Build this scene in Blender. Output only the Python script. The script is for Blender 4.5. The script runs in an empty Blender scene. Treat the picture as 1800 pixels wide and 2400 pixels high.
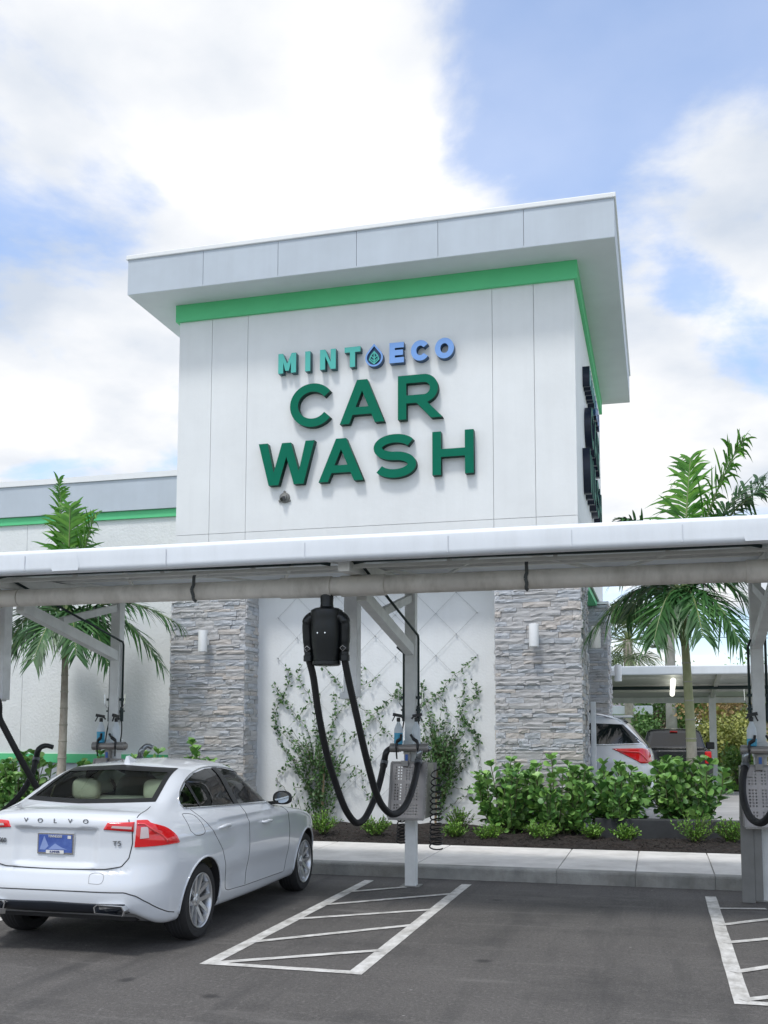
import bpy, bmesh, math, random
import numpy as np
from mathutils import Vector, Matrix
from mathutils.bvhtree import BVHTree
from mathutils import noise as mnoise

random.seed(7); np.random.seed(7)
scene = bpy.context.scene
col = scene.collection
rad = math.radians

# ------------------------------------------------------------------ camera
F_PX, CY_PX, CAM_H = 2398.755, 282.42, 1.78
def cam_axes(yaw, pitch, roll):
    f = np.array([-np.sin(yaw)*np.cos(pitch), np.cos(yaw)*np.cos(pitch), np.sin(pitch)])
    r = np.array([np.cos(yaw), np.sin(yaw), 0.0]); u = np.cross(r, f)
    c, s = np.cos(roll), np.sin(roll)
    return np.array([c*r+s*u, -s*r+c*u, f])
CAM = cam_axes(rad(15.02273), rad(5.43402), rad(0.09055))
cd = bpy.data.cameras.new('camera'); cam = bpy.data.objects.new('camera', cd); col.objects.link(cam)
cd.sensor_fit = 'HORIZONTAL'; cd.sensor_width = 36.0; cd.lens = F_PX/1800*36
cd.shift_y = CY_PX/1800; cd.clip_start = 0.05; cd.clip_end = 3000
m = Matrix.Identity(4)
for i in range(3):
    m[i][0] = CAM[0][i]; m[i][1] = CAM[1][i]; m[i][2] = -CAM[2][i]
m[2][3] = CAM_H
cam.matrix_world = m
scene.camera = cam

# ------------------------------------------------------------------ sky, sun, exposure
SUN_EL, SUN_AZ = rad(62), rad(195)      # azimuth: clockwise from +Y
w = bpy.data.worlds.new('World'); scene.world = w; w.use_nodes = True
nt = w.node_tree; nt.nodes.clear()
def wn(t, **k):
    n = nt.nodes.new(t)
    for a, b in k.items(): setattr(n, a, b)
    return n
def wmath(op, a, b=None, clamp=False):
    n = wn('ShaderNodeMath', operation=op); n.use_clamp = clamp
    for i, v in enumerate((a, b)):
        if v is None: continue
        if isinstance(v, (int, float)): n.inputs[i].default_value = v
        else: nt.links.new(v, n.inputs[i])
    return n.outputs[0]
out = wn('ShaderNodeOutputWorld'); bg = wn('ShaderNodeBackground'); bg.inputs['Strength'].default_value = 0.1
sky = wn('ShaderNodeTexSky', sky_type='NISHITA', sun_disc=False); sky.sun_elevation = SUN_EL; sky.sun_rotation = SUN_AZ
sky.air_density = 1.0; sky.dust_density = 1.6; sky.ozone_density = 1.5
tc = wn('ShaderNodeTexCoord'); sp = wn('ShaderNodeSeparateXYZ'); nt.links.new(tc.outputs['Generated'], sp.inputs[0])
zc = wmath('ADD', wmath('MAXIMUM', sp.outputs[2], 0.0), 0.22)
u = wmath('DIVIDE', sp.outputs[0], zc); v = wmath('DIVIDE', sp.outputs[1], zc)
cb = wn('ShaderNodeCombineXYZ'); nt.links.new(u, cb.inputs[0]); nt.links.new(v, cb.inputs[1])
CLOUD_OFF = (9.1, 7.4, 3.3)
mp = wn('ShaderNodeMapping'); mp.inputs['Location'].default_value = CLOUD_OFF; nt.links.new(cb.outputs[0], mp.inputs[0])
n1 = wn('ShaderNodeTexNoise'); n1.inputs['Scale'].default_value = 1.9; n1.inputs['Detail'].default_value = 10; n1.inputs['Roughness'].default_value = 0.56; n1.inputs['Distortion'].default_value = 0.25
n2 = wn('ShaderNodeTexNoise'); n2.inputs['Scale'].default_value = 0.55; n2.inputs['Detail'].default_value = 3
n3 = wn('ShaderNodeTexNoise'); n3.inputs['Scale'].default_value = 2.6; n3.inputs['Detail'].default_value = 7
for n in (n1, n2, n3): nt.links.new(mp.outputs[0], n.inputs['Vector'])
dens = wmath('ADD', wmath('MULTIPLY', n1.outputs['Fac'], 1.45), wmath('MULTIPLY', n2.outputs['Fac'], 0.20))
dens = wmath('ADD', dens, -0.255)
def px_dir(px, py):
    d = CAM.T @ np.array([(px-900)/F_PX, -(py-1200-CY_PX)/F_PX, 1.0]); return tuple(d/np.linalg.norm(d))
nv = wn('ShaderNodeVectorMath', operation='NORMALIZE'); nt.links.new(tc.outputs['Generated'], nv.inputs[0])
# where the photograph's cloud banks and blue gaps stand (direction, angular radius, more or less cloud)
for (px, py), r_, a_ in (((380, 130), .30, .13), ((800, 330), .16, .14), ((1100, 60), .16, .09), ((60, 330), .07, .10), ((1760, 400), .13, .18), ((1560, 620), .14, .10), ((150, 930), .20, .13), ((1650, 900), .2, .14),
                         ((110, 560), .17, -.17), ((330, 640), .10, -.12), ((1450, 220), .22, -.15), ((1250, 330), .10, -.10), ((1620, 640), .05, -.17), ((60, 1095), .06, -.08)):
    dn = wn('ShaderNodeVectorMath', operation='DISTANCE'); nt.links.new(nv.outputs[0], dn.inputs[0]); dn.inputs[1].default_value = px_dir(px, py)
    mr = wn('ShaderNodeMapRange', interpolation_type='SMOOTHSTEP'); mr.inputs[1].default_value = 0.0; mr.inputs[2].default_value = r_; mr.inputs[3].default_value = a_; mr.inputs[4].default_value = 0.0
    nt.links.new(dn.outputs['Value'], mr.inputs[0]); dens = wmath('ADD', dens, mr.outputs[0])
ramp = wn('ShaderNodeValToRGB'); ramp.color_ramp.interpolation = 'EASE'
ramp.color_ramp.elements[0].position = 0.455; ramp.color_ramp.elements[0].color = (0.32, 0.32, 0.32, 1)
ramp.color_ramp.elements[1].position = 0.63; ramp.color_ramp.elements[1].color = (1, 1, 1, 1)
nt.links.new(dens, ramp.inputs[0])
cr = wn('ShaderNodeValToRGB')
cr.color_ramp.elements[0].position = 0.33; cr.color_ramp.elements[0].color = (0.56, 0.63, 0.74, 1)
cr.color_ramp.elements[1].position = 0.66; cr.color_ramp.elements[1].color = (1, 1, 1, 1)
nt.links.new(n3.outputs['Fac'], cr.inputs[0])
CLOUD_GAIN = 8.8; SKY_GAIN = 1.85
cg = wn('ShaderNodeMix', data_type='RGBA', blend_type='MULTIPLY'); cg.inputs['Factor'].default_value = 1
nt.links.new(cr.outputs[0], cg.inputs[6]); cg.inputs[7].default_value = (CLOUD_GAIN, CLOUD_GAIN*.985, CLOUD_GAIN*.965, 1)
sg = wn('ShaderNodeMix', data_type='RGBA', blend_type='MULTIPLY'); sg.inputs['Factor'].default_value = 1
nt.links.new(sky.outputs[0], sg.inputs[6]); sg.inputs[7].default_value = (SKY_GAIN*.95, SKY_GAIN*1.06, SKY_GAIN*1.20, 1)
mx = wn('ShaderNodeMix', data_type='RGBA')
nt.links.new(ramp.outputs[0], mx.inputs['Factor']); nt.links.new(sg.outputs[2], mx.inputs[6]); nt.links.new(cg.outputs[2], mx.inputs[7])
nt.links.new(mx.outputs[2], bg.inputs['Color']); nt.links.new(bg.outputs[0], out.inputs[0])

sl = bpy.data.lights.new('sun', 'SUN'); sl.energy = 1.5; sl.angle = rad(10); sl.color = (1.0, 0.985, 0.965)
sun = bpy.data.objects.new('sun', sl); col.objects.link(sun)
sd = Vector((math.sin(SUN_AZ)*math.cos(SUN_EL), math.cos(SUN_AZ)*math.cos(SUN_EL), math.sin(SUN_EL)))
sun.rotation_euler = sd.to_track_quat('Z', 'Y').to_euler(); sun.location = (0, 0, 40)
scene.view_settings.view_transform = 'Standard'; scene.view_settings.look = 'None'
scene.view_settings.exposure = 0.42; scene.view_settings.gamma = 1.0

# ------------------------------------------------------------------ photo pixel -> point on a known plane (metres)
def ray(px, py):
    return CAM.T @ np.array([(px-900)/F_PX, -(py-1200-CY_PX)/F_PX, 1.0])
def onz(p, z=0.0):
    d = ray(*p); q = d*((z-CAM_H)/d[2]); return Vector((q[0], q[1], z))
def ony(p, y):
    d = ray(*p); q = d*(y/d[1]); return Vector((q[0], y, q[2]+CAM_H))
def onx(p, x):
    d = ray(*p); q = d*(x/d[0]); return Vector((x, q[1], q[2]+CAM_H))
def zoomf(x0, y0, x1, wd=1659):
    s = (x1-x0)/wd
    return lambda x, y: (x0+x*s, y0+y*s)
z1 = zoomf(0, 1700, 760); z2 = zoomf(600, 1650, 1200); z3 = zoomf(1100, 1600, 1800); z4 = zoomf(600, 1280, 1200)
z5 = zoomf(0, 1100, 640); z6 = zoomf(1100, 1150, 1800); z8 = zoomf(280, 430, 1500); DD = zoomf(0, 0, 1800)

# ------------------------------------------------------------------ materials
MATS = {}
def mat(name, c, rough=0.6, metal=0.0, var=0.12, vscale=4.0, bump=0.0, bscale=60.0, coat=0.0, c2=None, spec=None, detail=5, island=0.0, trans=None, streak=0.0, sscale=(7, 7, .35)):
    if name in MATS: return MATS[name]
    M = bpy.data.materials.new(name); M.use_nodes = True; t = M.node_tree
    b = t.nodes['Principled BSDF']
    b.inputs['Roughness'].default_value = rough; b.inputs['Metallic'].default_value = metal
    b.inputs['Coat Weight'].default_value = coat; b.inputs['Coat Roughness'].default_value = 0.03
    if spec is not None: b.inputs['Specular IOR Level'].default_value = spec
    tcn = t.nodes.new('ShaderNodeTexCoord')
    nz = t.nodes.new('ShaderNodeTexNoise'); nz.inputs['Scale'].default_value = vscale; nz.inputs['Detail'].default_value = detail; nz.inputs['Roughness'].default_value = 0.6
    t.links.new(tcn.outputs['Object'], nz.inputs['Vector'])
    rp = t.nodes.new('ShaderNodeValToRGB')
    if c2 is None:
        lo = tuple(max(0, x*(1-var)) for x in c); hi = tuple(min(1, x*(1+var)) for x in c)
    else: lo, hi = c, c2
    rp.color_ramp.elements[0].position = 0.33; rp.color_ramp.elements[0].color = (*lo, 1)
    rp.color_ramp.elements[1].position = 0.67; rp.color_ramp.elements[1].color = (*hi, 1)
    t.links.new(nz.outputs['Fac'], rp.inputs[0])
    csock = rp.outputs[0]
    if streak > 0:      # rain streaks and grime running down
        mpn = t.nodes.new('ShaderNodeMapping'); mpn.inputs['Scale'].default_value = sscale; t.links.new(tcn.outputs['Object'], mpn.inputs[0])
        sn = t.nodes.new('ShaderNodeTexNoise'); sn.inputs['Scale'].default_value = 1.0; sn.inputs['Detail'].default_value = 8; sn.inputs['Roughness'].default_value = 0.65; t.links.new(mpn.outputs[0], sn.inputs['Vector'])
        sr = t.nodes.new('ShaderNodeMapRange'); sr.inputs[1].default_value = 0.45; sr.inputs[2].default_value = 0.75; sr.inputs[3].default_value = 0.0; sr.inputs[4].default_value = streak; t.links.new(sn.outputs['Fac'], sr.inputs[0])
        sm = t.nodes.new('ShaderNodeMix'); sm.data_type = 'RGBA'; sm.blend_type = 'MULTIPLY'; t.links.new(sr.outputs[0], sm.inputs['Factor']); t.links.new(csock, sm.inputs[6]); sm.inputs[7].default_value = (.42, .40, .36, 1); csock = sm.outputs[2]
    if island > 0:
        g = t.nodes.new('ShaderNodeNewGeometry')
        hs = t.nodes.new('ShaderNodeHueSaturation')
        def lin(a, bb):
            mm = t.nodes.new('ShaderNodeMapRange'); mm.inputs[3].default_value = a; mm.inputs[4].default_value = bb
            t.links.new(g.outputs['Random Per Island'], mm.inputs[0]); return mm.outputs[0]
        t.links.new(lin(1-island, 1+island), hs.inputs['Value']); t.links.new(lin(0.5+island*0.04, 0.5-island*0.05), hs.inputs['Hue'])
        t.links.new(csock, hs.inputs['Color']); csock = hs.outputs[0]
    t.links.new(csock, b.inputs['Base Color'])
    if bump > 0:
        nb = t.nodes.new('ShaderNodeTexNoise'); nb.inputs['Scale'].default_value = bscale; nb.inputs['Detail'].default_value = 6
        t.links.new(tcn.outputs['Object'], nb.inputs['Vector'])
        bp = t.nodes.new('ShaderNodeBump'); bp.inputs['Strength'].default_value = bump; bp.inputs['Distance'].default_value = 0.02
        t.links.new(nb.outputs['Fac'], bp.inputs['Height']); t.links.new(bp.outputs[0], b.inputs['Normal'])
    if trans is not None:
        tr = t.nodes.new('ShaderNodeBsdfTranslucent'); ms = t.nodes.new('ShaderNodeMixShader'); ms.inputs[0].default_value = trans
        t.links.new(csock, tr.inputs[0]); t.links.new(b.outputs[0], ms.inputs[1]); t.links.new(tr.outputs[0], ms.inputs[2])
        t.links.new(ms.outputs[0], t.nodes['Material Output'].inputs[0])
    MATS[name] = M
    return M
def glass(name, tint, ior=1.5, rough=0.0):
    if name in MATS: return MATS[name]
    M = bpy.data.materials.new(name); M.use_nodes = True; t = M.node_tree
    for n in list(t.nodes):
        if n.type != 'OUTPUT_MATERIAL': t.nodes.remove(n)
    o = [n for n in t.nodes if n.type == 'OUTPUT_MATERIAL'][0]
    tr = t.nodes.new('ShaderNodeBsdfTransparent'); tr.inputs[0].default_value = (*tint, 1)
    gl = t.nodes.new('ShaderNodeBsdfGlossy'); gl.inputs['Roughness'].default_value = rough
    fr = t.nodes.new('ShaderNodeFresnel'); fr.inputs[0].default_value = ior
    ms = t.nodes.new('ShaderNodeMixShader')
    t.links.new(fr.outputs[0], ms.inputs[0]); t.links.new(tr.outputs[0], ms.inputs[1]); t.links.new(gl.outputs[0], ms.inputs[2])
    t.links.new(ms.outputs[0], o.inputs[0]); MATS[name] = M
    return M

# ------------------------------------------------------------------ mesh helpers
class MB:
    def __init__(s): s.v = []; s.f = []; s.m = []
    def add(s, vs, fs, mi=0):
        o = len(s.v); s.v += [tuple(p) for p in vs]; s.f += [tuple(i+o for i in f) for f in fs]; s.m += [mi]*len(fs); return s
    def box(s, a, b, mi=0):
        x0, y0, z0 = a; x1, y1, z1_ = b
        return s.add([(x0,y0,z0),(x1,y0,z0),(x1,y1,z0),(x0,y1,z0),(x0,y0,z1_),(x1,y0,z1_),(x1,y1,z1_),(x0,y1,z1_)],
                     [(0,3,2,1),(4,5,6,7),(0,1,5,4),(1,2,6,5),(2,3,7,6),(3,0,4,7)], mi)
    def bbox(s, a, b, r=0.01, mi=0):
        """box with bevelled edges along all sides"""
        a = Vector(a); b = Vector(b); r = min(r, min(abs(b[i]-a[i]) for i in range(3))*0.45)
        bm = bmesh.new(); bmesh.ops.create_cube(bm, size=1)
        for v_ in bm.verts: v_.co = Vector(((a[i]+b[i])/2+v_.co[i]*(b[i]-a[i]) for i in range(3)))
        bmesh.ops.bevel(bm, geom=list(bm.edges), offset=r, segments=2, affect='EDGES', profile=0.5)
        bm.verts.index_update()
        s.add([v_.co for v_ in bm.verts], [[v_.index for v_ in f.verts] for f in bm.faces], mi); bm.free(); return s
    def bar(s, p, q, wx, wz, mi=0, up=(0,0,1)):
        """rectangular bar from p to q; wx across, wz along up"""
        p = Vector(p); q = Vector(q); d = (q-p).normalized(); upv = Vector(up)
        sx = d.cross(upv)
        if sx.length < 1e-4: sx = Vector((1,0,0))
        sx.normalize(); sz = sx.cross(d).normalized()
        vs = []
        for c in (p, q):
            for a, b in ((-1,-1),(1,-1),(1,1),(-1,1)): vs.append(c+sx*(a*wx/2)+sz*(b*wz/2))
        return s.add(vs, [(0,1,2,3),(7,6,5,4),(0,4,5,1),(1,5,6,2),(2,6,7,3),(3,7,4,0)], mi)
    def tube(s, pts, r, n=8, mi=0, caps=True):
        pts = [Vector(p) for p in pts]; k = len(pts); o = len(s.v)
        rs = r if isinstance(r, (list, tuple)) else [r]*k
        prev = None
        for i, p in enumerate(pts):
            d = (pts[min(i+1,k-1)]-pts[max(i-1,0)])
            d = d.normalized() if d.length > 1e-9 else Vector((0,0,1))
            if prev is None:
                a = Vector((0,0,1)) if abs(d.z) < 0.9 else Vector((1,0,0)); x = d.cross(a).normalized()
            else:
                x = prev-d*prev.dot(d)
                x = x.normalized() if x.length > 1e-6 else d.orthogonal().normalized()
            prev = x; y = d.cross(x)
            for j in range(n):
                t = 2*math.pi*j/n; s.v.append(tuple(p+(x*math.cos(t)+y*math.sin(t))*rs[i]))
        for i in range(k-1):
            for j in range(n):
                s.f.append((o+i*n+j, o+i*n+(j+1)%n, o+(i+1)*n+(j+1)%n, o+(i+1)*n+j)); s.m.append(mi)
        if caps:
            s.f.append(tuple(o+j for j in range(n-1,-1,-1))); s.m.append(mi)
            s.f.append(tuple(o+(k-1)*n+j for j in range(n))); s.m.append(mi)
        return s
    def lathe(s, prof, c=(0,0,0), axis='z', n=24, mi=0):
        """prof: list of (r, h) ; axis through c"""
        o = len(s.v); c = Vector(c)
        for r, h in prof:
            for j in range(n):
                t = 2*math.pi*j/n; a, b = r*math.cos(t), r*math.sin(t)
                p = {'z': (a,b,h), 'x': (h,a,b), 'y': (b,h,a)}[axis]
                s.v.append(tuple(c+Vector(p)))
        for i in range(len(prof)-1):
            for j in range(n):
                s.f.append((o+i*n+j, o+i*n+(j+1)%n, o+(i+1)*n+(j+1)%n, o+(i+1)*n+j)); s.m.append(mi)
        return s
    def prism(s, outline, frame, depth, mi=0):
        """outline 2D (ccw); frame=(origin, ex, ey, en); extruded from 0 to depth along en"""
        og, ex, ey, en = [Vector(t_) for t_ in frame]; n = len(outline)
        vs = [og+ex*a+ey*b for a, b in outline]+[og+ex*a+ey*b+en*depth for a, b in outline]
        fs = [tuple(range(n-1,-1,-1)), tuple(range(n, 2*n))]+[(i,(i+1)%n,n+(i+1)%n,n+i) for i in range(n)]
        return s.add(vs, fs, mi)
    def mesh(s, name, mats, smooth=False, sharp=None):
        me = bpy.data.meshes.new(name); me.from_pydata(s.v, [], s.f)
        for mm in (mats if isinstance(mats, (list, tuple)) else [mats]): me.materials.append(mm)
        if any(s.m): me.polygons.foreach_set('material_index', s.m)
        if smooth:
            me.polygons.foreach_set('use_smooth', [True]*len(me.polygons))
            if sharp: me.set_sharp_from_angle(angle=rad(sharp))
        me.update(); return me

def tag(o, label=None, cat=None, group=None, kind=None, category=None):
    cat = cat or category
    for k, v_ in (('label', label), ('category', cat), ('group', group), ('kind', kind)):
        if v_: o[k] = v_
    return o
def wloc(o):
    p = Vector(o.location)
    while o.parent: o = o.parent; p += Vector(o.location)
    return p
def empty(name, loc=(0,0,0), **k):
    o = bpy.data.objects.new(name, None); col.objects.link(o); o.location = loc; o.empty_display_size = 0.2
    tag(o, **k); return o
def link(name, me, parent=None, **k):
    """mesh given in world coordinates; unrotated parents only"""
    o = bpy.data.objects.new(name, me); col.objects.link(o)
    if parent is not None:
        o.parent = parent; o.location = -wloc(parent)
    tag(o, **k); return o
def local(name, me, parent, loc=(0,0,0), rot=(0,0,0), sc=None, **k):
    o = bpy.data.objects.new(name, me); col.objects.link(o); o.parent = parent; o.location = loc; o.rotation_euler = rot
    if sc: o.scale = sc
    tag(o, **k); return o
def mk(name, mb, mats, parent=None, smooth=False, sharp=None, **k):
    return link(name, mb.mesh(name, mats, smooth, sharp), parent, **k)
def bx(name, a, b, mats, parent=None, r=0.0, **k):
    mb = MB(); (mb.bbox(a, b, r) if r else mb.box(a, b)); return mk(name, mb, mats, parent, **k)
def catmull(pts, n=8):
    pts = [Vector(p) for p in pts]; P = [2*pts[0]-pts[1]]+pts+[2*pts[-1]-pts[-2]]; o_ = []
    for i in range(1, len(P)-2):
        for j in range(n):
            t = j/n; a, b, c, d = P[i-1], P[i], P[i+1], P[i+2]
            o_.append(0.5*((2*b)+(c-a)*t+(2*a-5*b+4*c-d)*t*t+(3*b-a-3*c+d)*t**3))
    o_.append(pts[-1]); return o_
# ------------------------------------------------------------------ base materials
WHITE = mat('white_panel_paint', (0.775, 0.79, 0.785), 0.55, var=0.03, vscale=1.3, bump=0.10, bscale=14, streak=.05)
STUCCO = mat('white_stucco', (0.765, 0.785, 0.78), 0.85, var=0.05, vscale=1.0, bump=0.45, bscale=24, streak=.05)
STUCCO_SM = mat('white_smooth_stucco', (0.78, 0.80, 0.80), 0.8, var=0.04, vscale=0.8, bump=0.22, bscale=26, streak=.05)
FASCIA = mat('pale_grey_metal_panel', (0.50, 0.555, 0.61), 0.5, var=0.05, vscale=1.1, bump=.06, bscale=4, streak=.06)
CAPM = mat('white_metal_cap', (0.82, 0.83, 0.83), 0.4, var=0.02)
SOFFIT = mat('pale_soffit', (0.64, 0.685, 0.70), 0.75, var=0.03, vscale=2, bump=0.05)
GREEN = mat('mint_green_paint', (0.115, 0.60, 0.26), 0.55, var=0.04, vscale=2)
JOINT = mat('joint_grey', (0.56, 0.58, 0.58), 0.8)
STONE = mat('pale_ledgestone', (0.41, 0.405, 0.40), 0.9, c2=(0.61, 0.605, 0.60), vscale=2.1, bump=0.5, bscale=40, detail=8)
STONE2 = mat('warm_ledgestone', (0.46, 0.42, 0.385), 0.9, c2=(0.64, 0.605, 0.565), vscale=3.1, bump=0.5, bscale=40, detail=8)
STONE3 = mat('blue_grey_ledgestone', (0.38, 0.40, 0.425), 0.9, c2=(0.58, 0.60, 0.625), vscale=2.6, bump=0.5, bscale=40, detail=8)
STONEBED = mat('dark_stone_joint', (0.10, 0.10, 0.10), 0.95)
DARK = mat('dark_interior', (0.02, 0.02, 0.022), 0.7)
STEELW = mat('white_galvanised_steel', (0.76, 0.78, 0.77), 0.5, metal=0.0, var=0.08, vscale=5, bump=0.05)
CONC = mat('sidewalk_concrete', (0.69, 0.67, 0.635), 0.9, var=0.12, vscale=2.3, bump=0.2, bscale=90, detail=11, streak=.35, sscale=(1.6, 1.6, 1.6))
KERBM = mat('kerb_concrete', (0.25, 0.255, 0.24), 0.92, c2=(0.44, 0.435, 0.41), vscale=2.2, bump=0.4, bscale=60, detail=12, streak=.9, sscale=(1.3, 1.3, .6))
PAINTW = mat('worn_white_road_paint', (0.50, 0.49, 0.465), 0.85, c2=(0.78, 0.77, 0.74), vscale=7, detail=12, bump=0.35, bscale=120, streak=.75, sscale=(9, 3.5, 9))
MULCH = mat('dark_mulch', (0.012, 0.010, 0.009), 0.95, c2=(0.036, 0.028, 0.023), vscale=30, bump=0.8, bscale=60)
CHROME = mat('chrome', (0.75, 0.76, 0.77), 0.12, metal=1.0, var=0.02)
BLACKP = mat('black_plastic', (0.014, 0.015, 0.016), 0.38, var=0.2)
RUBBER = mat('black_rubber', (0.008, 0.008, 0.009), 0.6, var=0.25, vscale=12)

def asphalt():
    M = bpy.data.materials.new('asphalt'); M.use_nodes = True; t = M.node_tree; b = t.nodes['Principled BSDF']
    tcn = t.nodes.new('ShaderNodeTexCoord')
    def nz(s, d=6, r=0.6):
        n = t.nodes.new('ShaderNodeTexNoise'); n.inputs['Scale'].default_value = s; n.inputs['Detail'].default_value = d; n.inputs['Roughness'].default_value = r
        t.links.new(tcn.outputs['Object'], n.inputs['Vector']); return n.outputs['Fac']
    def mixc(f, a, bb):
        x = t.nodes.new('ShaderNodeMix'); x.data_type = 'RGBA'
        t.links.new(f, x.inputs['Factor'])
        for i, q in ((6, a), (7, bb)):
            if isinstance(q, tuple): x.inputs[i].default_value = (*q, 1)
            else: t.links.new(q, x.inputs[i])
        return x.outputs[2]
    def rmp(f, a, bb):
        r = t.nodes.new('ShaderNodeMapRange'); r.inputs[1].default_value = a; r.inputs[2].default_value = bb; t.links.new(f, r.inputs[0]); return r.outputs[0]
    c = mixc(rmp(nz(0.75, 9, .68), 0.36, 0.64), (0.066, 0.061, 0.057), (0.112, 0.104, 0.097))
    c = mixc(rmp(nz(110, 3, 0.7), 0.52, 0.75), c, (0.27, 0.262, 0.25))
    c = mixc(rmp(nz(2.6, 9, 0.75), 0.60, 0.78), c, (0.060, 0.058, 0.056))
    c = mixc(rmp(nz(14, 8, 0.75), 0.42, 0.60), c, mixc(rmp(nz(38, 6, .8), .45, .6), (.074, .069, .065), (.175, .165, .154)))
    def nzm(sc, d=7, r=.65, off=(0, 0, 0)):
        mpn = t.nodes.new('ShaderNodeMapping'); mpn.inputs['Scale'].default_value = sc; mpn.inputs['Location'].default_value = off; t.links.new(tcn.outputs['Object'], mpn.inputs[0])
        n = t.nodes.new('ShaderNodeTexNoise'); n.inputs['Scale'].default_value = 1.0; n.inputs['Detail'].default_value = d; n.inputs['Roughness'].default_value = r; t.links.new(mpn.outputs[0], n.inputs['Vector']); return n.outputs['Fac']
    def half(f, k):
        q = t.nodes.new('ShaderNodeMath'); q.operation = 'MULTIPLY'; t.links.new(f, q.inputs[0]); q.inputs[1].default_value = k; return q.outputs[0]
    c = mixc(half(rmp(nzm((3.2, .35, 1)), .50, .70), .65), c, (.050, .048, .047))            # tyre tracks along the bays
    c = mixc(half(rmp(nzm((.5, 3.0, 1), off=(4, 2, 0)), .57, .72), .55), c, (.20, .19, .178))   # pale sweeps and scuffs
    c = mixc(half(rmp(nzm((.55, .75, 1), 9, .7, (1.2, 6.1, 0)), .52, .66), .6), c, (.046, .044, .043))   # wet and oily patches
    v2 = t.nodes.new('ShaderNodeTexVoronoi'); v2.inputs['Scale'].default_value = 1.15; v2.inputs['Randomness'].default_value = 1; t.links.new(tcn.outputs['Object'], v2.inputs['Vector'])
    d2 = t.nodes.new('ShaderNodeMath'); d2.operation = 'ADD'; t.links.new(v2.outputs['Distance'], d2.inputs[0]); t.links.new(half(nz(9, 5, .7), .16), d2.inputs[1])
    c = mixc(half(rmp(d2.outputs[0], .17, .11), .8), c, (.026, .025, .025))                     # oil drips
    v3 = t.nodes.new('ShaderNodeTexVoronoi'); v3.feature = 'DISTANCE_TO_EDGE'; v3.inputs['Scale'].default_value = .33
    wp = t.nodes.new('ShaderNodeVectorMath'); wp.operation = 'ADD'; nn3 = t.nodes.new('ShaderNodeTexNoise'); nn3.inputs['Scale'].default_value = 1.7; nn3.inputs['Detail'].default_value = 8; t.links.new(tcn.outputs['Object'], nn3.inputs['Vector']); t.links.new(nn3.outputs['Color'], wp.inputs[0]); t.links.new(tcn.outputs['Object'], wp.inputs[1]); t.links.new(wp.outputs[0], v3.inputs['Vector'])
    c = mixc(half(rmp(v3.outputs['Distance'], .0014, .0004), .35), c, (.035, .034, .033))         # hairline cracks
    vo = t.nodes.new('ShaderNodeTexVoronoi'); vo.inputs['Scale'].default_value = 3.2; t.links.new(tcn.outputs['Object'], vo.inputs['Vector'])
    r = t.nodes.new('ShaderNodeMapRange'); r.inputs[1].default_value = 0.045; r.inputs[2].default_value = 0.02; t.links.new(vo.outputs['Distance'], r.inputs[0])
    c = mixc(r.outputs[0], c, (0.26, 0.25, 0.24))
    t.links.new(c, b.inputs['Base Color']); b.inputs['Roughness'].default_value = 0.82
    bp = t.nodes.new('ShaderNodeBump'); bp.inputs['Strength'].default_value = 0.55; bp.inputs['Distance'].default_value = 0.012
    t.links.new(nz(95, 5, 0.75), bp.inputs['Height']); t.links.new(bp.outputs[0], b.inputs['Normal'])
    return M
ASPH = asphalt()
GRASSG = mat('lawn_ground', (0.075, 0.13, 0.03), 0.95, c2=(0.13, 0.20, 0.05), vscale=1.2, bump=0.5, bscale=30)

# ------------------------------------------------------------------ ground
def sheet(name, x0, y0, x1, y1, z, m_, **k):
    mb = MB(); mb.add([(x0,y0,z),(x1,y0,z),(x1,y1,z),(x0,y1,z)], [(0,1,2,3)]); return mk(name, mb, m_, None, kind='structure', **k)
sheet('ground', -900, -900, 900, 1500, -0.02, GRASSG)
sheet('parking_lot', -60, -40, 60, 12.40, 0.0, ASPH)
DRIVE = mat('driveway_concrete', (0.34, 0.335, 0.325), 0.9, c2=(0.46, 0.45, 0.435), vscale=0.9, bump=0.1, bscale=60, detail=8)
sheet('driveway', -1.6, 18.6, 60, 31.5, 0.02, DRIVE)
sheet('back_road', -60, 31.5, 60, 38, 0.0, ASPH)

# sidewalk: slabs with open joints, kerb as real step
walk = empty('sidewalk', (-3, 13.5, 0), kind='structure')
bx('slab_base', (-30, 12.45, -0.01), (20, 14.5, 0.12), JOINT, walk)
jx = [-4.585-1.675*i for i in range(9, 0, -1)]+[-4.585, -2.915, -1.205, -0.31, 0.565, 2.2, 3.9, 5.6]
kj = 0.006
for a, b in zip(jx[:-1], jx[1:]):
    bx('slab', (a+kj, 12.44, 0.10), (b-kj, 14.5, 0.152+random.uniform(-.001, .001)), CONC, walk, r=0.008)
kerb = empty('kerb', (-3, 12.3, 0), kind='structure')
for a, b in zip(jx[:-1], jx[1:]):
    mb = MB(); o_ = [(12.25, -0.02), (12.436, -0.02), (12.436, 0.150), (12.29, 0.148), (12.272, 0.140), (12.263, 0.125)]
    mb.add([(a+0.002, y, z) for y, z in o_]+[(b-0.002, y, z) for y, z in o_], [tuple(range(6)), tuple(range(11, 5, -1))]+[(i, 6+i, 6+(i+1) % 6, (i+1) % 6) for i in range(6)])
    mk('kerb_stone', mb, KERBM, kerb)

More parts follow.
